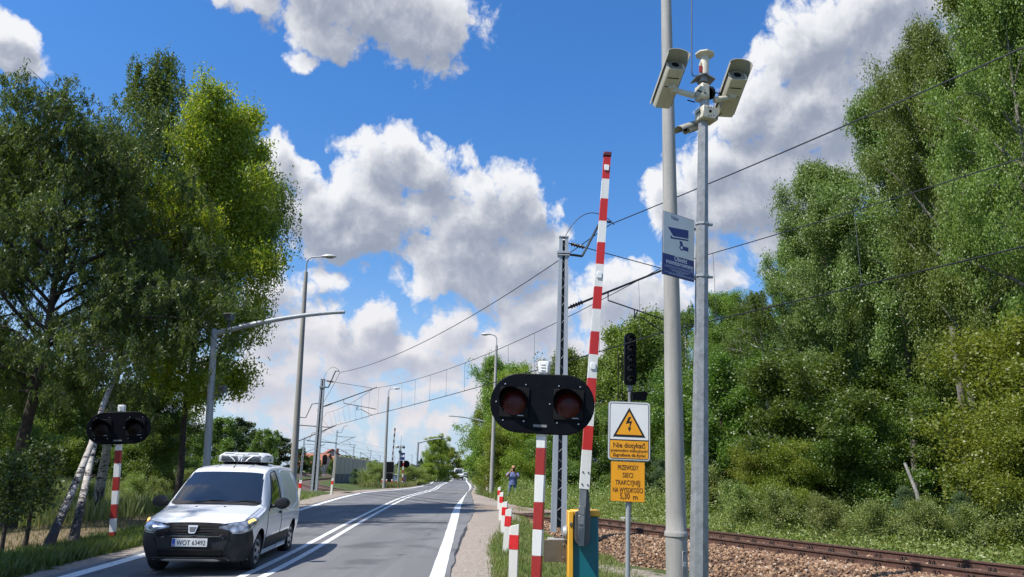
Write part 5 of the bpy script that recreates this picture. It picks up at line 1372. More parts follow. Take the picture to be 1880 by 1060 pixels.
def far_mast(label, px, by, ty, Y, arm=1, name='catenary_mast'):
    a = at(px, by, Y); c = at(px + 2, ty, Y); t = thing(name, label, 'mast', (a.x, Y, -.3), 0, 'distant overhead line masts', R(1))
    H = c.z + .3; b = MB(); 
    b.tube([(-.11, 0, 0), (-.08, 0, H)], .05, 4); b.tube([(.11, 0, 0), (.08, 0, H)], .05, 4)
    n = 14
    for i in range(n): s_ = 1 if i % 2 else -1; b.tube([(-s_ * .1, 0, H * i / n), (s_ * .1, 0, H * (i + 1) / n)], .025, 3)
    b.build('column', mgrey, t)
    if arm:
        b = MB(); b.tube([(0, 0, H - 1.0), (arm * 2.9, 0, H - 1.1)], .035, 4); b.tube([(0, 0, H - 2.4), (arm * 3.2, 0, H - .9)], .045, 4); b.tube([(arm * 1.0, 0, H - 2.2), (arm * 3.4, 0, H - 2.3)], .035, 4)
        b.tube([(0, 0, H - .4), (arm * .7, 0, H - .4), (arm * 1.1, 0, H + .7), (arm * 1.7, 0, H + .8)], .035, 4); b.build('cantilever', wirem, t)
    return t, Vector((a.x + arm * 3.0, Y, c.z - 1.1)), Vector((a.x + arm * 1.7, Y, c.z + .8))
fm = []
for px, by, ty, Y, arm, lab in [(531, 905, 757, 62, 1, 'dark mast seen just left of the tall street lamp behind the van'), (551, 886, 803, 118, 1, 'thin mast right of the tall street lamp foot'),
     (500, 866, 818, 190, 1, 'far mast above the van roof on the right'), (428, 868, 812, 160, -1, 'far mast above the van cooling unit'), (447, 870, 800, 150, 0, 'bare far post above the cooling unit of the van'),
     (333, 862, 800, 150, 0, 'far post among the trees left of the grey gantry mast'), (646, 866, 818, 170, -1, 'far mast over the left end of the noise barrier'),
     (678, 866, 826, 230, -1, 'far mast over the middle of the noise barrier'), (659, 866, 830, 260, 0, 'short far post over the noise barrier'), (696, 866, 836, 300, -1, 'farthest mast left of the middle street lamp'), (612, 868, 790, 130, 1, 'far mast right of the left lattice mast')]:
    fm.append(far_mast(lab, px, by, ty, Y, arm))
for px, by, ty, Y, lab in [(755, 868, 834, 280, 'far lamp post on the station side, left one'), (765.5, 868, 832, 290, 'far lamp post on the station side, right one'), (722, 868, 836, 300, 'far lamp post beyond the raised far boom'), (633, 868, 828, 250, 'far lamp post over the low trees')]:
    a = at(px, by, Y); c = at(px, ty, Y); t = thing('lamp_post', lab, 'lamp post', (a.x, Y, -.3), 0, 'distant lamp posts')
    b = MB(); b.tube([(0, 0, 0), (0, 0, c.z)], .12, 5); b.build('post', mgrey, t); b = MB(); b.box((-.6, 0, c.z + .05), (1.4, .2, .14), bev=.03); b.build('lamp_head', mgrey, t)

# ------------------------------------------------------------------ wires
def sag(A, B, s, n=24): return [A.lerp(B, k / n) + Vector((0, 0, -4 * s * (k / n) * (1 - k / n))) for k in range(n + 1)]
D3 = Vector((TD.x, TD.y, 0))
N2 = tipN - D3 * 42 + Vector((0, 0, .25)); 
mess = [(N2, tipN, .7), (tipN, tipL, .62)]
t = thing('overhead_line', 'overhead contact line with droppers strung along the railway over the road', 'overhead line', (0, 0, 0))
Lx = [tipL, Vector((-17.5, 74, 6.9)), Vector((-25.2, 100, 7.0)), Vector((-28.5, 130, 7.0)), Vector((-29.5, 190, 7.0))]
Lc = [conL, Vector((-17.0, 74, 5.6)), Vector((-24.8, 100, 5.6)), Vector((-28.2, 130, 5.6)), Vector((-29.3, 190, 5.6))]
mp_ = sag(N2, tipN, .7)[:-1] + sag(tipN, tipL, .62)
for A, B in zip(Lx, Lx[1:]): mp_ += sag(A, B, .25, 10)[1:]
C2 = conN - D3 * 42
cp_ = sag(C2, conN, .12)[:-1] + sag(conN, conL, .10)
for A, B in zip(Lc, Lc[1:]): cp_ += sag(A, B, .04, 10)[1:]
b = MB(); b.tube(mp_, .013, 5); b.build('messenger_wire', wirem, t)
for off in (-.02, .02):
    b = MB(); b.tube([p + Vector((off, 0, abs(off))) for p in cp_], .012, 5); b.build('contact_wire', wirem, t)
def seg_at(P, f): 
    k = f * (len(P) - 1); i = min(len(P) - 2, int(k)); return P[i].lerp(P[i + 1], k - i)
dropm = mat('dropper_wire', (.10, .105, .11), .5, .5)
for PA, PB, n in ((sag(N2, tipN, .7), sag(C2, conN, .12), 9), (sag(tipN, tipL, .62), sag(conN, conL, .1), 13), (sag(Lx[0], Lx[1], .25), sag(Lc[0], Lc[1], .04), 8)):
    for k in range(n):
        f = (k + .5) / n; A = seg_at(PA, f); B = seg_at(PB, f); b = MB(); b.tube([A, B], .006, 4); b.box(B + Vector((0, 0, .03)), (.03, .03, .06)); b.build('dropper', dropm, t)
fd = thing('feeder_wire', 'single feeder wire running over the tops of the masts', 'wire', (0, 0, 0))
F2 = feedN - D3 * 40 + Vector((.6, 0, -.1))
P = sag(F2, feedN, .5)[:-1] + sag(feedN, feedL, .75) + sag(feedL, Vector((-20.5, 82, 7.7)), .3)[1:] + sag(Vector((-20.5, 82, 7.7)), Vector((-31, 140, 7.7)), .3)[1:]
b = MB(); b.tube(P, .015, 5); b.build('wire', wirem, fd)
t = thing('feeder_wire', 'thin wires of the distant railway line at the left horizon', 'wire', (0, 0, 0))
b = MB(); P = []
for k in range(7): P += sag(Vector((-43, 60 + 40 * k, 6.6)), Vector((-43, 100 + 40 * k, 6.6)), .5, 8)
b.tube(P, .02, 4); b.build('wire', wirem, t)

# ------------------------------------------------------------------ five-lamp railway signal beyond the track
Y = 28.4
a = at(1156, 953, Y); base = Vector((a.x, Y, -.1)); zb = base.z; ln, _, _ = lean_of(1156, 953, 1156, 620, Y)
t = thing('railway_signal', 'tall railway signal with five dark lamps in a narrow black head, behind the warning sign', 'railway signal', base, R(6), None, ln)
zh0, zh1 = zz(1156, 707, Y, zb), zz(1156, 612, Y, zb)
b = MB(); b.box((0, 0, .1), (.6, .6, .3), bev=.03); b.build('foundation', concr, t)
b = MB(); b.tube([(0, 0, .2), (0, 0, zh0 + .1)], .065, 12); b.build('mast', galv, t)
b = MB(); w = .22; P = [(w * math.cos(q), 0, zh1 - w + w * math.sin(q)) for q in np.linspace(0, math.pi, 9)] + [(-w, 0, zh0 + .08), (-w * .8, 0, zh0), (w * .8, 0, zh0), (w, 0, zh0 + .08)]
b.prism([Vector(p) + Vector((0, -.14, 0)) for p in P], (0, .16, 0)); hd_ = b.build('signal_head', black, t)
for k in range(5):
    z = zh1 - .24 - k * (zh1 - zh0 - .42) / 4; A = TR(0, -.142, z) @ RX(R(90)); b = MB(); b.lathe([(0, .02), (.09, .012), (.105, 0)], A, 14); u = b.build('lamp', mat('dark_glass', (.02, .022, .028), .15, spec=.5), hd_)
    rows = []
    for q in range(13):
        an = R(-10) + R(200) * q / 12; d = .05 + .22 * max(0, math.sin(an)); rows.append([A @ Vector((r_ * math.cos(an), r_ * math.sin(an), zq)) for r_, zq in ((.125, 0), (.125, d), (.119, d), (.119, 0))])
    b = MB(); b.grid(rows, 0, True, True); b.build('hood', mat('hood_grey', (.03, .032, .036), .5), u)
b = MB(); b.box((0, -.02, zh0 - .12), (.19, .12, .22), bev=.02); b.build('head_bracket', galv, t)
b = MB(); q = zz(1172, 729, Y, zb); b.prism([(.02, -.3, q + .14), (.50, -.3, q + .20), (.62, -.3, q + .13), (.52, -.3, q - .14), (.05, -.3, q - .14)], (0, .3, 0)); b.build('speed_indicator', black, t)
b = MB()
for x in (-.42, -.27): b.tube([(x, .05, 1.0), (x, .05, zz(1138, 650, Y, zb))], .018, 5)
for k in range(14):
    zq = 1.3 + k * .36; b.tube([(-.42, .05, zq), (-.27, .05, zq)], .012, 4)
for zq in (2.0, 4.6): b.tube([(-.27, .05, zq), (0, 0, zq)], .015, 4)
b.build('ladder', matb, t)

# ------------------------------------------------------------------ far side of the crossing
def band_boom(label, px, y0, y1, Y):
    a = at(px, 893, Y); zb = a.z; t = thing('level_crossing_barrier', label, 'barrier', (a.x, Y, zb), 0, None, R(1.6)); top = zz(px, y0, Y, zb)
    b = MB(); b.box((0, 0, .6), (.4, .35, 1.2), bev=.02); b.build('housing', darkg, t)
    b = MB(); z = 1.0; n = 16
    for i in range(n): b.box((0, -.22, 1.0 + (top - 1.0) * (i + .5) / n), (.13, .06, (top - 1.0) / n), mi=i % 2)
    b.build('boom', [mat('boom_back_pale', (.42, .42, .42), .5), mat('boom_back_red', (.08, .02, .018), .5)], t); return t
band_boom('far raised barrier boom seen from its shaded side, left of the road', 717, 786, 893, 77)
def plate_post(name, label, cat, px, by, ty, Y, shape, m=None):
    a = at(px, by, Y); zb = a.z; H = zz(px, ty, Y, zb); t = thing(name, label, cat, (a.x, Y, zb), R(3))
    b = MB(); b.tube([(0, 0, 0), (0, 0, H)], .04, 6); b.build('post', galvp, t)
    b = MB(); shape(b, H); b.build('plate', m or darkg, t); return t
plate_post('traffic_signal', 'pair of stacked dark signal backs on a post beside the middle street lamp', 'signal', 713, 896, 848, 75, lambda b, H: (b.box((0, -.06, H - .5), (.82, .08, 1.0), bev=.05), b.box((0, -.06, H - 1.5), (.6, .08, .9), bev=.03)), matb)
plate_post('road_sign', 'back of a triangular road sign pointing down, beside the distant gantry mast', 'sign', 758.5, 889, 853, 95, lambda b, H: b.prism([(-.75, -.05, H - .1), (.75, -.05, H - .1), (0, -.05, H - 1.35)], (0, .02, 0)))
plate_post('road_sign', 'narrow dark back of a low sign right of the far crossing signal', 'sign', 741.5, 896, 872, 82, lambda b, H: b.box((0, -.05, H - .55), (.42, .03, 1.1), bev=.02))
plate_post('road_sign', 'tiny yellow diamond sign beside the far end of the road', 'sign', 880, 876, 862, 150, lambda b, H: b.box((0, -.05, H - .4), (.75, .03, .75), (0, R(45), 0)), mat('priority_yellow', (.62, .52, .2), .5))
# small camera pole with its own surveillance sign
Y = 79; a = at(729.5, 897, Y); zb = a.z; H = zz(731, 818, Y, zb)
t = thing('camera_pole', 'small distant camera pole with a blue sign, left of the far crossing signal', 'pole', (a.x, Y, zb), 0, None, R(1.4))
b = MB(); b.tube([(0, 0, 0), (0, 0, H)], .085, 8); b.build('pole', galvp, t)
b = MB(); b.tube([(0, 0, H), (0, 0, H + 1.0)], .012, 4); b.build('antenna_rod', wirem, t)
for sx in (-1, 1):
    b = MB(); b.box((sx * .33, -.1, H - .15), (.2, .5, .2), (R(14), 0, R(sx * 20)), .02); b.tube([(0, 0, H - .25), (sx * .33, 0, H - .22)], .04, 5); b.build('camera', ivory if sx < 0 else darkg, t)
b = MB(); b.box((0, 0, H - .62), (.3, .3, .2), bev=.03); b.build('clamp_box', darkg, t)
b = MB(); zq = zz(735, 838, Y, zb); b.box((.3, -.02, zq), (.42, .02, .72)); s2_ = b.build('sign_panel', signb, t)
b = MB(); b.box((.3, -.033, zq + .05), (.36, .006, .22)); b.build('white_field', signw, s2_)
# grey cabinet
Y = 90; a = at(724.5, 876, Y); o = at(726, 876, Y); t = thing('equipment_cabinet', 'grey-blue equipment cabinet with a pale roof by the far crossing', 'cabinet', (at(725, 876, Y).x, Y, -.05), R(5))
b = MB(); b.box((0, 0, .62), (.55, .5, 1.2), bev=.02); b.build('body', mat('cabinet_blue', (.16, .24, .30), .5), t); b = MB(); b.box((0, 0, 1.26), (.66, .6, .08), bev=.02); b.build('roof', signw, t)
# noise barrier
Pn = [Vector((-20.6, 93)), Vector((-21.4, 104)), Vector((-22.4, 118)), Vector((-23.9, 136)), Vector((-26, 158)), Vector((-29, 190)), Vector((-33, 230))]
pn = resample(Pn, 4.0); t = thing('noise_barrier', 'grey-brown concrete noise barrier running away beside the railway', 'noise barrier', (pn[0].x, pn[0].y, -.2))
nbm = mat('noise_barrier_panel', (.52, .45, .34), .9, 0, .12, 1.5, .3, c2=(.33, .30, .25), c2amt=.5, streak=True); nbd = mat('noise_barrier_foot', (.26, .255, .23), .9, 0, .15, 2)
for q0, q1 in zip(pn, pn[1:]):
    c = (q0 + q1) / 2 - pn[0]; L = (q1 - q0).length; an = math.atan2(q1.y - q0.y, q1.x - q0.x)
    b = MB(); b.box((c.x, c.y, 2.35), (L - .16, .12, 2.1), (0, 0, an), .01)
    for k in range(6): b.box((c.x, c.y, 1.45 + k * .34), (L - .18, .16, .05), (0, 0, an))
    b.build('panel', nbm, t)
    b = MB(); b.box((c.x, c.y, .65), (L - .16, .10, 1.25), (0, 0, an))
    for k in range(7): 
        u = (k - 3) / 7 * L; b.box((c.x + u * math.cos(an), c.y + u * math.sin(an), .65), (.14, .2, 1.25), (0, 0, an))
    b.build('foot_panel', nbd, t)
for q in pn: b = MB(); d = q - pn[0]; b.box((d.x, d.y, 1.75), (.2, .24, 3.5), (0, 0, R(100)), .015); b.build('post', nbm, t)
# houses with tiled roofs beyond the railway
def house(label, px, Y, w, d, hw, hr, rz, wallc):
    x = at(px, 868, Y).x; t = thing('house', label, 'house', (x, Y, -.2), rz, 'houses beyond the railway')
    b = MB(); b.box((0, 0, hw / 2), (w, d, hw)); b.build('wall', wallc, t)
    b = MB(); b.prism([(-w / 2, -d / 2, hw), (w / 2, -d / 2, hw), (0, -d / 2, hw + hr - .2)], (0, d, 0)); b.build('gable', wallc, t)
    b = MB()
    for s_ in (-1, 1):
        n_ = Vector((s_ * hr, 0, w / 2)).normalized() * .2; A = Vector((s_ * (w / 2 + .6), 0, hw - .6 * hr / (w / 2))); B = Vector((0, 0, hw + hr))
        b.prism([A + Vector((0, -d / 2 - .5, 0)), B + Vector((0, -d / 2 - .5, 0)), B + n_ + Vector((0, -d / 2 - .5, 0)), A + n_ + Vector((0, -d / 2 - .5, 0))], (0, d + 1, 0))
    rf = b.build('roof', mat('orange_tiles', (.34, .13, .075), .8, 0, .2, 3), t)
    b = MB(); b.box((w * .2, 0, hw + hr * .9), (.7, .7, 1.6)); b.build('chimney', mat('chimney_brick', (.25, .09, .06), .9), rf)
    for sx in (-.28, 0, .28):
        b = MB(); b.box((sx * w, -d / 2 - .01, hw * .55), (1.0, .06, 1.4)); b.build('window', matb, t)
hwall = mat('house_plaster', (.55, .47, .42), .9, 0, .1, 2)
house('pale house with an orange tiled roof left of the lattice mast', 577, 230, 9, 8, 3.0, 3.2, R(80), hwall)
house('larger pinkish house with orange tiled roof right of the lattice mast', 604, 250, 11, 9, 4.2, 3.8, R(20), mat('house_pink', (.45, .33, .30), .9, 0, .1, 2))
house('low house end with orange roof beside the noise barrier', 617, 235, 7, 8, 2.6, 3.0, R(70), hwall)
t = plate_post('railway_signal', 'small dark railway signal on a thin mast among the far tracks', 'railway signal', 594, 876, 837, 120, lambda b, H: b.box((0, -.08, H - .6), (.7, .2, 1.5), bev=.2), matb)
# ------------------------------------------------------------------ white delivery van
def paint(name, c, rough=.25):
    m, nt, out = new_mat(name); p = nt.node('ShaderNodeBsdfPrincipled'); tc = nt.node('ShaderNodeTexCoord').outputs['Object']
    n = nt.noise(tc, 2.2, 5, .6); sp = nt.node('ShaderNodeSeparateXYZ'); nt.l.new(tc, sp.inputs[0])
    dirt = nt.math('MULTIPLY', nt.smooth(sp.outputs[2], .75, .2), nt.smooth(n, .3, .7))
    nt.l.new(nt.mix(nt.math('MULTIPLY', dirt, .45), c, tuple(x * .62 for x in c)), p.inputs['Base Color'])
    p.inputs['Roughness'].default_value = rough; p.inputs['Coat Weight'].default_value = .5; p.inputs['Coat Roughness'].default_value = .05
    nt.l.new(p.outputs[0], out.inputs[0]); return m
vwhite = paint('van_white', (.72, .73, .73))
vblack = mat('bumper_plastic', (.018, .019, .021), .55, 0, .15, 5, spec=.3)
vglass = mat('dark_glass_pane', (.012, .015, .018), .03, 0, .05, 3, coat=1.0, spec=.7)
tyre = mat('tyre_rubber', (.016, .016, .017), .85, 0, .2, 8)
rimm = mat('wheel_cover', (.42, .43, .45), .35, .5, .1, 6)
chrome = mat('chrome', (.62, .63, .64), .35, .7, .05)
hlm, hnt, hout = new_mat('headlamp_glass'); hp = hnt.node('ShaderNodeBsdfPrincipled'); htc = hnt.node('ShaderNodeTexCoord').outputs['Object']
hv_ = hnt.node('ShaderNodeTexVoronoi'); hv_.inputs['Scale'].default_value = 9; hnt.l.new(htc, hv_.inputs['Vector'])
hnt.l.new(hnt.ramp(hv_.outputs['Distance'], [(.1, (.8, .82, .84)), (.5, (.42, .43, .45)), (.8, (.12, .125, .13))]), hp.inputs['Base Color']); hp.inputs['Metallic'].default_value = .6; hp.inputs['Roughness'].default_value = .14; hp.inputs['Coat Weight'].default_value = 1
hnt.l.new(hp.outputs[0], hout.inputs[0])
def lamp_mat(name, c, e):
    m, nt, out = new_mat(name); p = nt.node('ShaderNodeBsdfPrincipled'); p.inputs['Base Color'].default_value = (*c, 1); p.inputs['Emission Color'].default_value = (*c, 1); p.inputs['Emission Strength'].default_value = e; nt.l.new(p.outputs[0], out.inputs[0]); return m
blink = lamp_mat('lit_indicator', (1, .52, .12), 1.6)
# body sections:  y, zb, w(bottom), w(mid), zs, w(shoulder), ze, w(edge), zt
ST = np.array([
 [0.00, .30, .40, .50, .50, .50, .60, .47, .63], [0.03, .25, .55, .64, .58, .63, .68, .58, .72], [0.10, .22, .66, .745, .66, .735, .78, .67, .82], [0.22, .21, .73, .815, .74, .81, .865, .735, .905],
 [0.45, .21, .78, .862, .83, .855, .93, .765, .975], [0.80, .21, .80, .875, .90, .868, .99, .775, 1.045], [1.05, .21, .81, .875, .95, .868, 1.04, .785, 1.095], [1.20, .21, .81, .876, .97, .868, 1.16, .765, 1.235],
 [1.45, .21, .81, .877, .985, .868, 1.385, .715, 1.46], [1.72, .21, .81, .878, .99, .868, 1.60, .665, 1.675], [1.95, .21, .81, .878, 1.0, .868, 1.675, .66, 1.755], [2.30, .21, .81, .878, 1.0, .868, 1.715, .665, 1.80],
 [3.00, .21, .81, .878, 1.0, .868, 1.735, .67, 1.825], [3.70, .21, .81, .878, 1.0, .865, 1.73, .67, 1.82], [4.10, .22, .80, .872, 1.0, .857, 1.71, .66, 1.795], [4.28, .24, .78, .86, 1.0, .842, 1.65, .64, 1.74], [4.36, .28, .74, .83, 1.0, .81, 1.55, .60, 1.64]])
YY = ST[:, 0]
def st(y): return [float(np.interp(y, YY, ST[:, k])) for k in range(1, 9)]
def sect(y):
    zb, wb, wm, zs, ws, ze, we, zt = st(y)
    h = ze - zs
    return [(0, zb), (wb * .9, zb), (wb, zb + .05), (wm, zb + (zs - zb) * .55), (ws, zs), (ws + (we - ws) * .48 + .018 * min(1, h * 3), zs + h * .55), (we, ze), (we * .90, ze + (zt - ze) * .42), (we * .55, ze + (zt - ze) * .86), (0, zt)]
def smooth_sect(y): return sect(y)
def S(y, k, out=0.0):
    """point on the skin: y along the van (0 = nose), k = 0..9 round the half section from sill to roof"""
    P = sect(y); i = int(min(8, max(0, math.floor(k)))); t = k - i
    p = [P[max(i - 1, 0)], P[i], P[i + 1], P[min(i + 2, 9)]]
    if i == 8: p[3] = (-P[8][0], P[8][1])
    f = lambda a, b, c, d: .5 * ((2 * b) + (c - a) * t + (2 * a - 5 * b + 4 * c - d) * t * t + (3 * b - a - 3 * c + d) * t ** 3)
    x = f(*[q[0] for q in p]); z = f(*[q[1] for q in p])
    return Vector((x, y, z))
def SO(y, k, out, sx=1):
    e = .02; a = S(y, k); du = S(min(4.36, y + e), k) - S(max(0, y - e), k); dk = S(y, min(9, k + .05)) - S(y, max(0, k - .05)); n = dk.cross(du)
    if n.length < 1e-9: n = Vector((0, 0, 1))
    n.normalize()
    if n.x < 0 and a.x > .2: n = -n
    if a.x <= .2 and n.z < 0: n = -n
    v = a + n * out; return Vector((v.x * sx, v.y, v.z))
def kz(y, z):
    lo, hi = 2.0, 8.9
    for _ in range(30):
        m_ = (lo + hi) / 2
        if S(y, m_).z < z: lo = m_
        else: hi = m_
    return lo
fx, fy = -3.97, 12.78
HX = Vector((-4.37 - fx, 16.06 - fy)).normalized(); van_rz = math.atan2(HX.y, HX.x) - math.pi / 2 - .03
side_ = Vector((-HX.y, HX.x))                                  # towards van's right (picture left)
axle = Vector((fx, fy)) + side_ * .80; vo_ = axle - HX * .80
van = thing('delivery_van', 'white delivery van with black bumper and roof cooling unit, approaching in the left lane', 'van', (vo_.x, vo_.y, hz(vo_.x, vo_.y) + ROADZ), van_rz); van.scale = (.94, 1, .90)
def body_mesh():
    ys = sorted(set(list(np.linspace(0, .5, 16)) + list(np.linspace(.5, 1.2, 14)) + list(np.linspace(1.2, 4.36, 44)) + list(YY)))
    ks = list(np.linspace(0, 9, 46)); b = MB(); rows = []
    for y in ys:
        h = [S(y, k) for k in ks]; rows.append([Vector((-p.x, p.y, p.z)) for p in reversed(h[1:-1])][::1])
        rows[-1] = [h[0]] + h[1:-1] + [h[-1]] + [Vector((-p.x, p.y, p.z)) for p in reversed(h[1:-1])]
    vr = b.grid(rows, 0, True, True)
    b.bm.faces.new(list(reversed(vr[0]))); b.bm.faces.new(vr[-1])
    return b
b = body_mesh(); bmesh.ops.recalc_face_normals(b.bm, faces=b.bm.faces[:])
bo = b.build('body', [vwhite, matb], None, sharp=50)
AXY = (.80, 3.61)
cuts = []
for ya in AXY:
    c = MB(); c.tube([(-1.2, ya, .33), (1.2, ya, .33)], .375, 28, mi=1); co = c.build('cutter', [vwhite, matb]); cuts.append(co)
    md = bo.modifiers.new('arch', 'BOOLEAN'); md.object = co; md.operation = 'DIFFERENCE'; md.solver = 'EXACT'
dg = bpy.context.evaluated_depsgraph_get(); dg.update()
me = bpy.data.meshes.new_from_object(bo.evaluated_get(dg)); me.name = 'body'
for o_ in cuts + [bo]: bpy.data.objects.remove(o_)
me.set_sharp_from_angle(angle=R(45)); body = link('body', me, van)
def panel_(name, ylist, klo, khi, m, out=.004, parent=None, sides=(1,), nk=8, th=.0, mirror_one=False):
    b = MB()
    for sx in sides:
        rows = [[SO(y, klo(y) + (khi(y) - klo(y)) * j / nk, out, sx) for j in range(nk + 1)] for y in ylist]
        b.grid(rows, 0, True)
    return b.build(name, m, parent or van, sharp=50)
# windscreen across the middle
def across_panel(name, y0f, y1f, kside, m, out, n=10, nk=16, parent=None):
    b = MB(); rows = []
    for i in range(n + 1):
        f = i / n; row = []
        for j in range(-nk, nk + 1):
            u = abs(j) / nk; k = 9 - (9 - kside(f)) * u; y = y0f(u) + (y1f(u) - y0f(u)) * f
            v = SO(y, k, out, 1 if j >= 0 else -1); row.append(v)
        rows.append(row)
    b.grid(rows, 0, True); return b.build(name, m, parent or van, sharp=50)
across_panel('windscreen', lambda u: 1.08 + .10 * u * u, lambda u: 1.70 + .04 * u * u, lambda f: 6.55, vglass, .005)
across_panel('cowl', lambda u: .99 + .13 * u * u, lambda u: 1.09 + .10 * u * u, lambda f: 6.4, vblack, .007)
for sx in (-1, 1):
    b = MB(); rows = []
    for i in range(9):
        f = i / 8; k = 4.12 + 1.62 * f; y0 = 1.36 + .62 * f ** .8; y1 = 2.22 + .02 * f
        rows.append([SO(y0 + (y1 - y0) * j / 10, k, .005, sx) for j in range(11)])
    b.grid(rows, 0, True); w_ = b.build('side_window', vglass, van, sharp=50)
    b = MB()
    for e0, e1 in (((1.28, 4.0), (1.98, 5.85)), ((2.28, 4.0), (2.30, 5.85)), ((1.98, 5.85), (2.30, 5.85))):
        b.tube([SO(e0[0] + (e1[0] - e0[0]) * q / 8, e0[1] + (e1[1] - e0[1]) * q / 8, .003, sx) for q in range(9)], .009, 5)
    b.build('window_seal', matb, w_)
    # door shut lines, pressed panel behind the door, sill trim
    b = MB()
    for e in ([(1.18, 1.6), (1.20, 2.6), (1.24, 3.9)], [(2.36, 1.6), (2.37, 3.0), (2.36, 4.2), (2.36, 5.7), (2.2, 6.0), (2.0, 6.02)], [(1.18, 1.6), (2.36, 1.6)]):
        b.tube([SO(y, k, .0005, sx) for (ya, ka), (yb, kb) in zip(e, e[1:]) for y, k in [(ya + (yb - ya) * q / 6, ka + (kb - ka) * q / 6) for q in range(7)]], .006, 4)
    b.build('door_gap', mat('gap_dark', (.06, .06, .065), .7), van)
    b = MB(); loop = [(2.55, 4.05), (2.62, 5.7), (2.8, 5.86), (3.95, 5.86), (4.08, 5.6), (4.05, 4.6), (3.9, 4.05), (3.2, 3.7), (2.55, 4.05)]
    b.tube([SO(y, k, .002, sx) for (ya, ka), (yb, kb) in zip(loop, loop[1:]) for y, k in [(ya + (yb - ya) * q / 8, ka + (kb - ka) * q / 8) for q in range(8)]], .012, 6)
    b.build('pressed_panel_edge', vwhite, van)
    b = MB(); rows = []
    for i in range(19):
        y = 1.24 + (3.20 - 1.24) * i / 18; rows.append([SO(y, 2.15 + .55 * j / 4, .012 if 0 < j < 4 else .002, sx) for j in range(5)])
    b.grid(rows, 0, True); b.build('side_trim', vblack, van, sharp=50)
    q = SO(2.18, 3.75, .02, sx); b = MB(); b.box(q, (.03, .16, .045), bev=.012); b.build('door_handle', vblack, van)
    # mirror
    q = SO(1.45, 4.25, .0, sx); b = MB(); b.tube([q, q + Vector((sx * .12, -.02, .02))], .035, 8)
    Mm = TR(*(q + Vector((sx * .20, -.03, .06)))) ; b.lathe([(0, -.10), (.09, -.085), (.125, -.02), (.125, .05), (.11, .07), (0, .07)], Mm @ RX(R(-90)) @ Matrix.Diagonal((1.05, .85, 1, 1)), 18); b.build('mirror', vblack, van)
    # headlamp: swept-back teardrop with the indicator in its upper corner
    def hl(a, bb, out):
        y = .035 + .52 * a ** 1.25; zc = .715 + .155 * a; th = .07 * math.sin(math.pi * (.12 + .86 * a)) ** .7 + .008
        return SO(y, kz(y, zc + th * bb), out, sx)
    b = MB(); b.grid([[hl(i / 16, -1 + 2 * j / 6, .022 if 0 < j < 6 and 0 < i < 16 else .006) for j in range(7)] for i in range(17)], 0, True); hlo = b.build('headlight', hlm, van, sharp=0)
    b = MB(); b.grid([[hl(.45 + .35 * i / 5, .25 + .5 * j / 3, .027) for j in range(4)] for i in range(6)], 0, True); b.build('indicator', blink, hlo)
    b = MB(); b.tube([hl(i / 16, -1, .008) for i in range(17)] + [hl(1 - i / 16, 1, .008) for i in range(17)], .007, 5); b.build('headlight_rim', chrome, hlo)
# bumper: whole nose below the lamps, wrapping round to the wheel arch
b = MB()
def ztop(y): return min(.745, .655 + 1.5 * y) if y < .30 else .745 - (y - .30) * 2.2
for sx in (-1, 1):
    rows = []
    for y in list(np.linspace(0.0, .12, 7)) + list(np.linspace(.16, .415, 8)):
        k1 = kz(y, max(.36, ztop(y))) if y > .0 else 4.5
        rows.append([SO(y, .4 + (k1 - .4) * j / 10, .010, sx) for j in range(11)])
    b.grid(rows, 0, True)
b.prism([S(0, k) * 1 + Vector((0, -.012, 0)) for k in np.linspace(.3, 9, 20)] + [Vector((-S(0, k).x, -.012, S(0, k).z)) for k in np.linspace(9, .3, 20)[1:]], (0, .01, 0))
bmp = b.build('bumper', vblack, van, sharp=50)
# grille between the lamps and its mouth below
b = MB(); rows = []
for i in range(9):
    y = .005 + .125 * i / 8; w = .60 - .05 * (1 - i / 8)
    zt_ = S(y, 9).z
    rows.append([Vector((w * u, y - .018 - .02 * (1 - u * u), zt_ + .002 - .03 * u * u)) for u in np.linspace(-1, 1, 13)])
b.grid(rows, 0, True); gr = b.build('grille', matb, van, sharp=0)
b = MB()
for z in (.66, .70, .74, .78):
    y = float(np.interp(z, [.63, .72, .82], [.0, .03, .10])) - .04
    b.tube([(-.5, y + .045, z), (-.25, y + .005, z), (0, y - .008, z), (.25, y + .005, z), (.5, y + .045, z)], .008, 5)
b.build('grille_bars', vblack, gr)
b = MB(); b.tube([(-.60, .09, .80), (-.42, -.02, .625), (-.2, -.03, .615), (.2, -.03, .615), (.42, -.02, .625), (.60, .09, .80)], .011, 6); b.build('grille_frame', vblack, gr)
b = MB(); sh = [(-.075, .80), (.075, .80), (.05, .685), (.03, .675), (-.03, .675), (-.05, .685)]
b.prism([(x, -.055 + (z - .67) * .35, z) for x, z in sh], (0, .02, 0)); em = b.build('emblem', chrome, van)
b = MB(); sh = [(-.055, .775), (.055, .775), (.035, .70), (-.035, .70)]; b.prism([(x, -.060 + (z - .67) * .35, z) for x, z in sh], (0, .006, 0)); b.build('emblem_field', darkg, em)
b = MB(); b.box((0, -.045, .375), (1.0, .03, .10), bev=.012); b.build('lower_intake', matb, bmp)
b = MB(); b.box((0, -.03, .29), (1.15, .05, .03), bev=.01); b.build('lip', vblack, bmp)
b = MB(); b.box((-.02, -.035, .53), (.54, .014, .13), bev=.003); npx = b.build('number_plate', mat('plate_white', (.72, .73, .72), .4), van)
b = MB(); b.box((-.262, -.0425, .53), (.045, .003, .116)); b.build('blue_band', mat('plate_blue', (.02, .06, .36), .4), npx)
text('lettering', 'WOT 63492', .108, up(.005, -.0425, .49), matb, npx, .0008, maxw=.44)
text('lettering', 'PL', .032, up(-.262, -.0445, .485), signw, npx, 0)
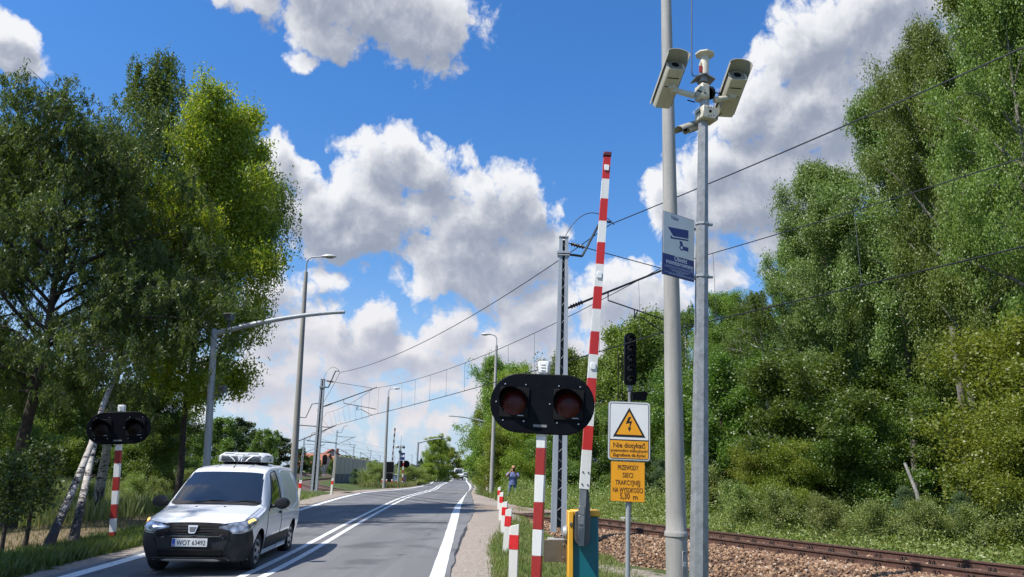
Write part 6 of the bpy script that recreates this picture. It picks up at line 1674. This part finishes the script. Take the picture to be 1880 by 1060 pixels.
# wheels
for ya in AXY:
    for sx in (-1, 1):
        Mx = TR(sx * .735, ya, .32) @ RY(R(90 * sx))
        b = MB(); b.lathe([(.20, -.10), (.285, -.105), (.315, -.075), (.32, 0), (.315, .075), (.285, .105), (.215, .10), (.205, .07)], Mx, 32); w_ = b.build('wheel', tyre, van)
        b = MB(); b.lathe([(.212, .085), (.20, .098), (.185, .09), (.06, .105), (.03, .11), (0, .11)], Mx, 32); rm = b.build('rim', rimm, w_)
        b = MB()
        for k in range(6):
            a = 2 * math.pi * k / 6 + .3; A = Mx @ RZ(a); b.prism([A @ Vector(v) for v in ((.10, -.022, .108), (.165, -.034, .098), (.165, .034, .098), (.10, .022, .108))], (A.to_3x3() @ Vector((0, 0, .004))))
        b.build('rim_openings', matb, w_)
# bonnet, wipers, washer jets, aerial
b = MB()
for sx in (-1, 1): b.tube([SO(y, 6.15 - .1 * (1 - y), .001, sx) for y in np.linspace(.18, 1.02, 12)], .005, 4)
b.build('bonnet_gap', mat('gap_dark', (.06, .06, .065), .7), van)
for x in (-.35, .2):
    b = MB(); b.tube([(x, 1.07, 1.115), (x + .3, 1.10, 1.16), (x + .55, 1.09, 1.14)], .010, 5); b.build('wiper', vblack, van)
for x in (-.25, .22):
    b = MB(); b.box((x, .86, 1.062 - abs(x) * .02), (.035, .03, .016), bev=.004); b.build('washer_jet', vblack, van)
q = S(1.9, 9); b = MB(); b.lathe([(.03, -.01), (.022, .02), (.008, .035), (0, .04)], TR(0.02, 1.93, q.z - .01), 10); b.tube([(.02, 1.93, q.z + .02), (.09, 2.32, q.z + .26)], .006, 5); b.build('aerial', vblack, van)
b = MB()
for x in (-.42, .42): b.tube([SO(y, 8.2, .004, 1 if x > 0 else -1) for y in np.linspace(1.9, 4.1, 12)], .012, 5)
b.build('roof_ribs', vwhite, van)
# cooling unit on the roof
zr = S(2.5, 9).z
unit_w = mat('unit_white', (.66, .67, .67), .4, 0, .06, 4); unit_g = mat('unit_grey', (.22, .235, .26), .45, 0, .1, 4)
b = MB(); rows = []
for y, w, z0, z1 in ((2.42, .40, .06, .17), (2.50, .43, .05, .22), (2.62, .44, .05, .24), (3.15, .44, .05, .24), (3.30, .43, .05, .2)):
    rows.append([(-w, y, zr + z0), (w, y, zr + z0), (w, y, zr + z1 - .05), (w * .82, y, zr + z1), (-w * .82, y, zr + z1), (-w, y, zr + z1 - .05)])
b.grid(rows, 0, False, True); b.poly(rows[0]); b.poly(rows[-1]); cu_ = b.build('cooling_unit', unit_w, van)
b = MB(); b.prism([(-.41, 2.405, zr + .05), (.41, 2.405, zr + .05), (.42, 2.43, zr + .13), (.30, 2.47, zr + .225), (-.30, 2.47, zr + .225), (-.42, 2.43, zr + .13)], (0, .03, 0)); gm = b.build('grille', unit_g, cu_)
b = MB()
for k in range(6):
    z = zr + .07 + k * .02
    for x0, x1 in ((-.37, -.06), (.06, .37)): b.box(((x0 + x1) / 2, 2.398 + k * .006, z), (x1 - x0, .012, .010))
b.build('grille_slats', mat('slat_dark', (.035, .038, .042), .5), gm)
b = MB()
for sx in (-1, 1):
    b.tube([(sx * .10, 2.398, zr + .06), (sx * .16, 2.41, zr + .12), (sx * .25, 2.43, zr + .18)], .011, 5); b.tube([(sx * .02, 2.398, zr + .06), (sx * .035, 2.42, zr + .17)], .010, 5)
b.build('grille_ribs', unit_w, gm)
b = MB(); b.box((0, 2.445, zr + .205), (.26, .012, .022), (R(-20), 0, 0)); b.build('badge', signw, cu_)
b = MB()
for x in (-.25, 0, .25): b.box((x, 2.55, zr + .03), (.12, .2, .06), bev=.01)
b.box((0, 2.9, zr + .02), (.7, .7, .05)); b.build('feet', matb, cu_)
b = MB(); b.box((.452, 2.95, zr + .10), (.006, .08, .04)); b.box((.452, 2.75, zr + .17), (.006, .14, .02)); b.build('sticker', unit_g, cu_)

# ------------------------------------------------------------------ distant traffic
def small_van(label, cat, px, by, Y, w, h, L, c, name, cargo=None, rear=False):
    a = at(px, by, Y); t = thing(name, label, cat, (a.x, Y, -.0 + hz(a.x, Y) + .02), math.atan2(.085, 1) , None)
    P = [(0, .25), (0, .55 * h * .8), (.14 * L, .50 * h), (.26 * L, .88 * h), (.32 * L, h), (L, h * .99), (L, .25)] if not cargo else [(0, .4), (0, .95 * h), (L, .95 * h), (L, .4)]
    b = MB(); b.prism([(-w / 2, y, z) for y, z in P], (w, 0, 0)); bmesh.ops.bevel(b.bm, geom=b.bm.edges[:], offset=.06, segments=1, affect='EDGES', profile=.5); b.build('body', c, t)
    b = MB(); 
    if not cargo: b.prism([(-w * .42, .148 * L - .03, .53 * h), (w * .42, .148 * L - .03, .53 * h), (w * .38, .262 * L - .03, .89 * h), (-w * .38, .262 * L - .03, .89 * h)], (0, -.02, .02)); b.build('windscreen', vglass, t)
    else: b.prism([(-w * .42, -.03, .55 * h), (w * .42, -.03, .55 * h), (w * .42, -.03, .82 * h), (-w * .42, -.03, .82 * h)], (0, -.02, 0)); b.build('tailboard' if rear else 'windscreen', cargo, t)
    b = MB(); b.box((0, -.02, .48), (w * .96, .12, .4), bev=.03); b.build('bumper', vblack, t)
    for sx in (-1, 1):
        for y in (.2 * L, .8 * L): b = MB(); b.tube([(sx * (w / 2 - .12), y, .34), (sx * (w / 2 + .01), y, .34)], .34, 14); b.build('wheel', tyre, t)
        b = MB(); b.box((sx * w * .38, -.03, .42 * h * .9), (.28, .06, .2), bev=.02); b.build('headlight' if not rear else 'tail_light', chrome if not rear else rfoil, t)
    return t
small_van('distant white van approaching in the left lane beside the round tree', 'van', 842, 880, 165, 1.95, 2.45, 5.4, vwhite, 'white_van')
small_van('small white car far off just behind the approaching white van', 'car', 852.5, 876.5, 225, 1.8, 1.5, 4.3, vwhite, 'car')
small_van('smallest white car, last of the line coming down the road', 'car', 858.5, 875, 270, 1.8, 1.5, 4.3, vwhite, 'car')
small_van('dark truck driving away at the far end of the right lane', 'truck', 866.5, 876.5, 205, 2.3, 2.7, 6.5, mat('truck_dark', (.05, .05, .05), .6), 'truck', mat('truck_load', (.45, .38, .26), .8), True)

# ------------------------------------------------------------------ man with a camera
Yp = 40.5; a = at(941, 920, Yp); o = Vector((a.x, Yp, .205))
pers = thing('person', 'person in blue shirt, jeans and tan cap, raising a camera beside the track', 'person', o, R(0))
J = {  # joints: x right, -y toward us
 'pel': (0, 0, .93), 'chest': (.01, 0, 1.25), 'neck': (.015, -.01, 1.45), 'head0': (.02, -.03, 1.56), 'head1': (.02, -.04, 1.70),
 'hipL': (-.10, 0, .90), 'kneeL': (-.19, -.05, .50), 'ankL': (-.27, .02, .10), 'toeL': (-.33, -.15, .04),
 'hipR': (.10, 0, .90), 'kneeR': (.145, -.04, .50), 'ankR': (.17, .02, .10), 'toeR': (.19, -.17, .04),
 'shL': (-.19, 0, 1.40), 'elL': (-.34, -.14, 1.24), 'wrL': (-.12, -.30, 1.50), 'haL': (-.075, -.32, 1.57),
 'shR': (.21, 0, 1.40), 'elR': (.27, -.20, 1.17), 'wrR': (.08, -.36, 1.44), 'haR': (.04, -.38, 1.49)}
RAD = dict(pel=.165, chest=.185, neck=.062, head0=.088, head1=.085, hipL=.105, kneeL=.082, ankL=.068, toeL=.045, hipR=.105, kneeR=.082, ankR=.068, toeR=.045, shL=.082, elL=.052, wrL=.033, haL=.036, shR=.082, elR=.052, wrR=.033, haR=.036)
E_ = [('pel', 'chest'), ('chest', 'neck'), ('neck', 'head0'), ('head0', 'head1'), ('pel', 'hipL'), ('hipL', 'kneeL'), ('kneeL', 'ankL'), ('ankL', 'toeL'), ('pel', 'hipR'), ('hipR', 'kneeR'), ('kneeR', 'ankR'), ('ankR', 'toeR'), ('chest', 'shL'), ('shL', 'elL'), ('elL', 'wrL'), ('wrL', 'haL'), ('chest', 'shR'), ('shR', 'elR'), ('elR', 'wrR'), ('wrR', 'haR')]
names = list(J); verts = [J[n] for n in names]; rad = [RAD[n] for n in names]; edges = [(names.index(a_), names.index(b_)) for a_, b_ in E_]
# five fingers on each hand, curled round the camera body
for hd, dirx in (('haL', 1), ('haR', -1)):
    hx, hy, hzv = J[hd]
    for k, (dx, dz, ln_) in enumerate(((.0, .045, .060), (.0, .02, .070), (.0, -.005, .065), (.0, -.028, .052), (-.02 * dirx, .05, .05))):
        i0 = len(verts); verts += [(hx + dirx * .02, hy - .028, hzv + dz), (hx + dirx * (.02 + ln_ * .6), hy - .045, hzv + dz), (hx + dirx * (.02 + ln_), hy - .02, hzv + dz)]; rad += [.011, .010, .008]
        edges += [(names.index(hd), i0), (i0, i0 + 1), (i0 + 1, i0 + 2)]
me = bpy.data.meshes.new('body'); me.from_pydata(verts, edges, []); po = bpy.data.objects.new('body', me); col.objects.link(po)
po.modifiers.new('skin', 'SKIN'); sub = po.modifiers.new('sub', 'SUBSURF'); sub.levels = 2; sub.render_levels = 2
sv = me.skin_vertices[0].data
for i, r_ in enumerate(rad): sv[i].radius = (r_, r_ * (.72 if i < 2 else 1)); 
sv[0].use_root = True
dg = bpy.context.evaluated_depsgraph_get(); dg.update(); me2 = bpy.data.meshes.new_from_object(po.evaluated_get(dg)); me2.name = 'body'; bpy.data.objects.remove(po)
shirt = mat('blue_shirt', (.13, .17, .36), .85, 0, .25, 9); jeans = mat('blue_jeans', (.075, .14, .26), .9, 0, .25, 7, c2=(.16, .25, .4), c2amt=.6); skin_ = mat('skin', (.48, .26, .17), .55, 0, .08, 8); shoe = mat('pale_shoes', (.5, .5, .5), .7)
me2.materials.clear()
for m_ in (skin_, shirt, jeans, shoe): me2.materials.append(m_)
for p_ in me2.polygons:
    c = p_.center; k = 0
    if c.z < .10: k = 3
    elif c.z < .90: k = 2
    elif c.z < 1.455 and abs(c.x) < .30 and c.y > -.135: k = 1
    elif c.z < 1.40 and abs(c.x) < .20 and c.y > -.2: k = 1
    p_.material_index = k; p_.use_smooth = True
body_ = link('body', me2, pers)
def shell(name, zs, m, par):
    b = MB(); b.grid([[(x0 + rx * math.cos(q), y0 + ry * math.sin(q), z) for q in np.linspace(0, 2 * math.pi, 21)[:-1]] for z, x0, y0, rx, ry in zs], 0, True, True); return b.build(name, m, par)
shell('shirt', [(.82, 0, 0, .215, .155), (.9, 0, 0, .212, .158), (1.05, .005, 0, .205, .165), (1.2, .01, 0, .215, .165), (1.32, .012, 0, .23, .15), (1.41, .015, 0, .19, .115), (1.46, .015, -.005, .085, .08)], shirt, pers)
for sx, s0, s1 in ((-1, 'shL', 'elL'), (1, 'shR', 'elR')):
    A, B = Vector(J[s0]), Vector(J[s1]); b = MB(); b.tube([A, A.lerp(B, .45), A.lerp(B, .92)], [.095, .088, .086], 12, cap=False); b.build('sleeve', shirt, pers)
b = MB(); b.lathe([(.105, 0), (.106, .04), (.09, .09), (.045, .115), (0, .118)], TR(.02, -.045, 1.665), 18); b.prism([Vector((.02 + .105 * math.cos(q), -.06 - .15 * abs(math.sin(q)), 1.672)) for q in np.linspace(math.pi, 2 * math.pi, 11)], (0, 0, .012)); b.build('cap', mat('tan_cap', (.48, .27, .13), .9), pers)
b = MB(); b.lathe([(.091, -.03), (.09, .05)], TR(.02, -.02, 1.63), 14); b.build('hair', mat('grey_hair', (.2, .17, .14), .9), pers)
for sx in (-1, 1):
    b = MB(); b.lathe([(0, -.008), (.022, -.004), (.026, .004), (0, .01)], TR(.02 + sx * .092, -.03, 1.60) @ RY(R(90)), 10); b.build('ear', skin_, pers)
b = MB(); b.box((.02, -.14, 1.575), (.022, .05, .04), bev=.006); b.build('nose', skin_, pers)
cm = thing('photo_camera', 'black camera with a lens held to the face of the man in the blue shirt', 'camera', o + Vector((-.005, -.30, 1.52)), R(4))
b = MB(); b.box((0, 0, .03), (.15, .08, .11), bev=.015); b.box((0, .0, .10), (.06, .07, .04), bev=.01); b.build('body', matb, cm)
b = MB(); b.lathe([(.036, 0), (.038, .06), (.044, .065), (.046, .15), (.04, .15), (.036, .12), (0, .12)], TR(.01, -.035, .03) @ RX(R(90)), 18); b.build('lens', matb, cm)
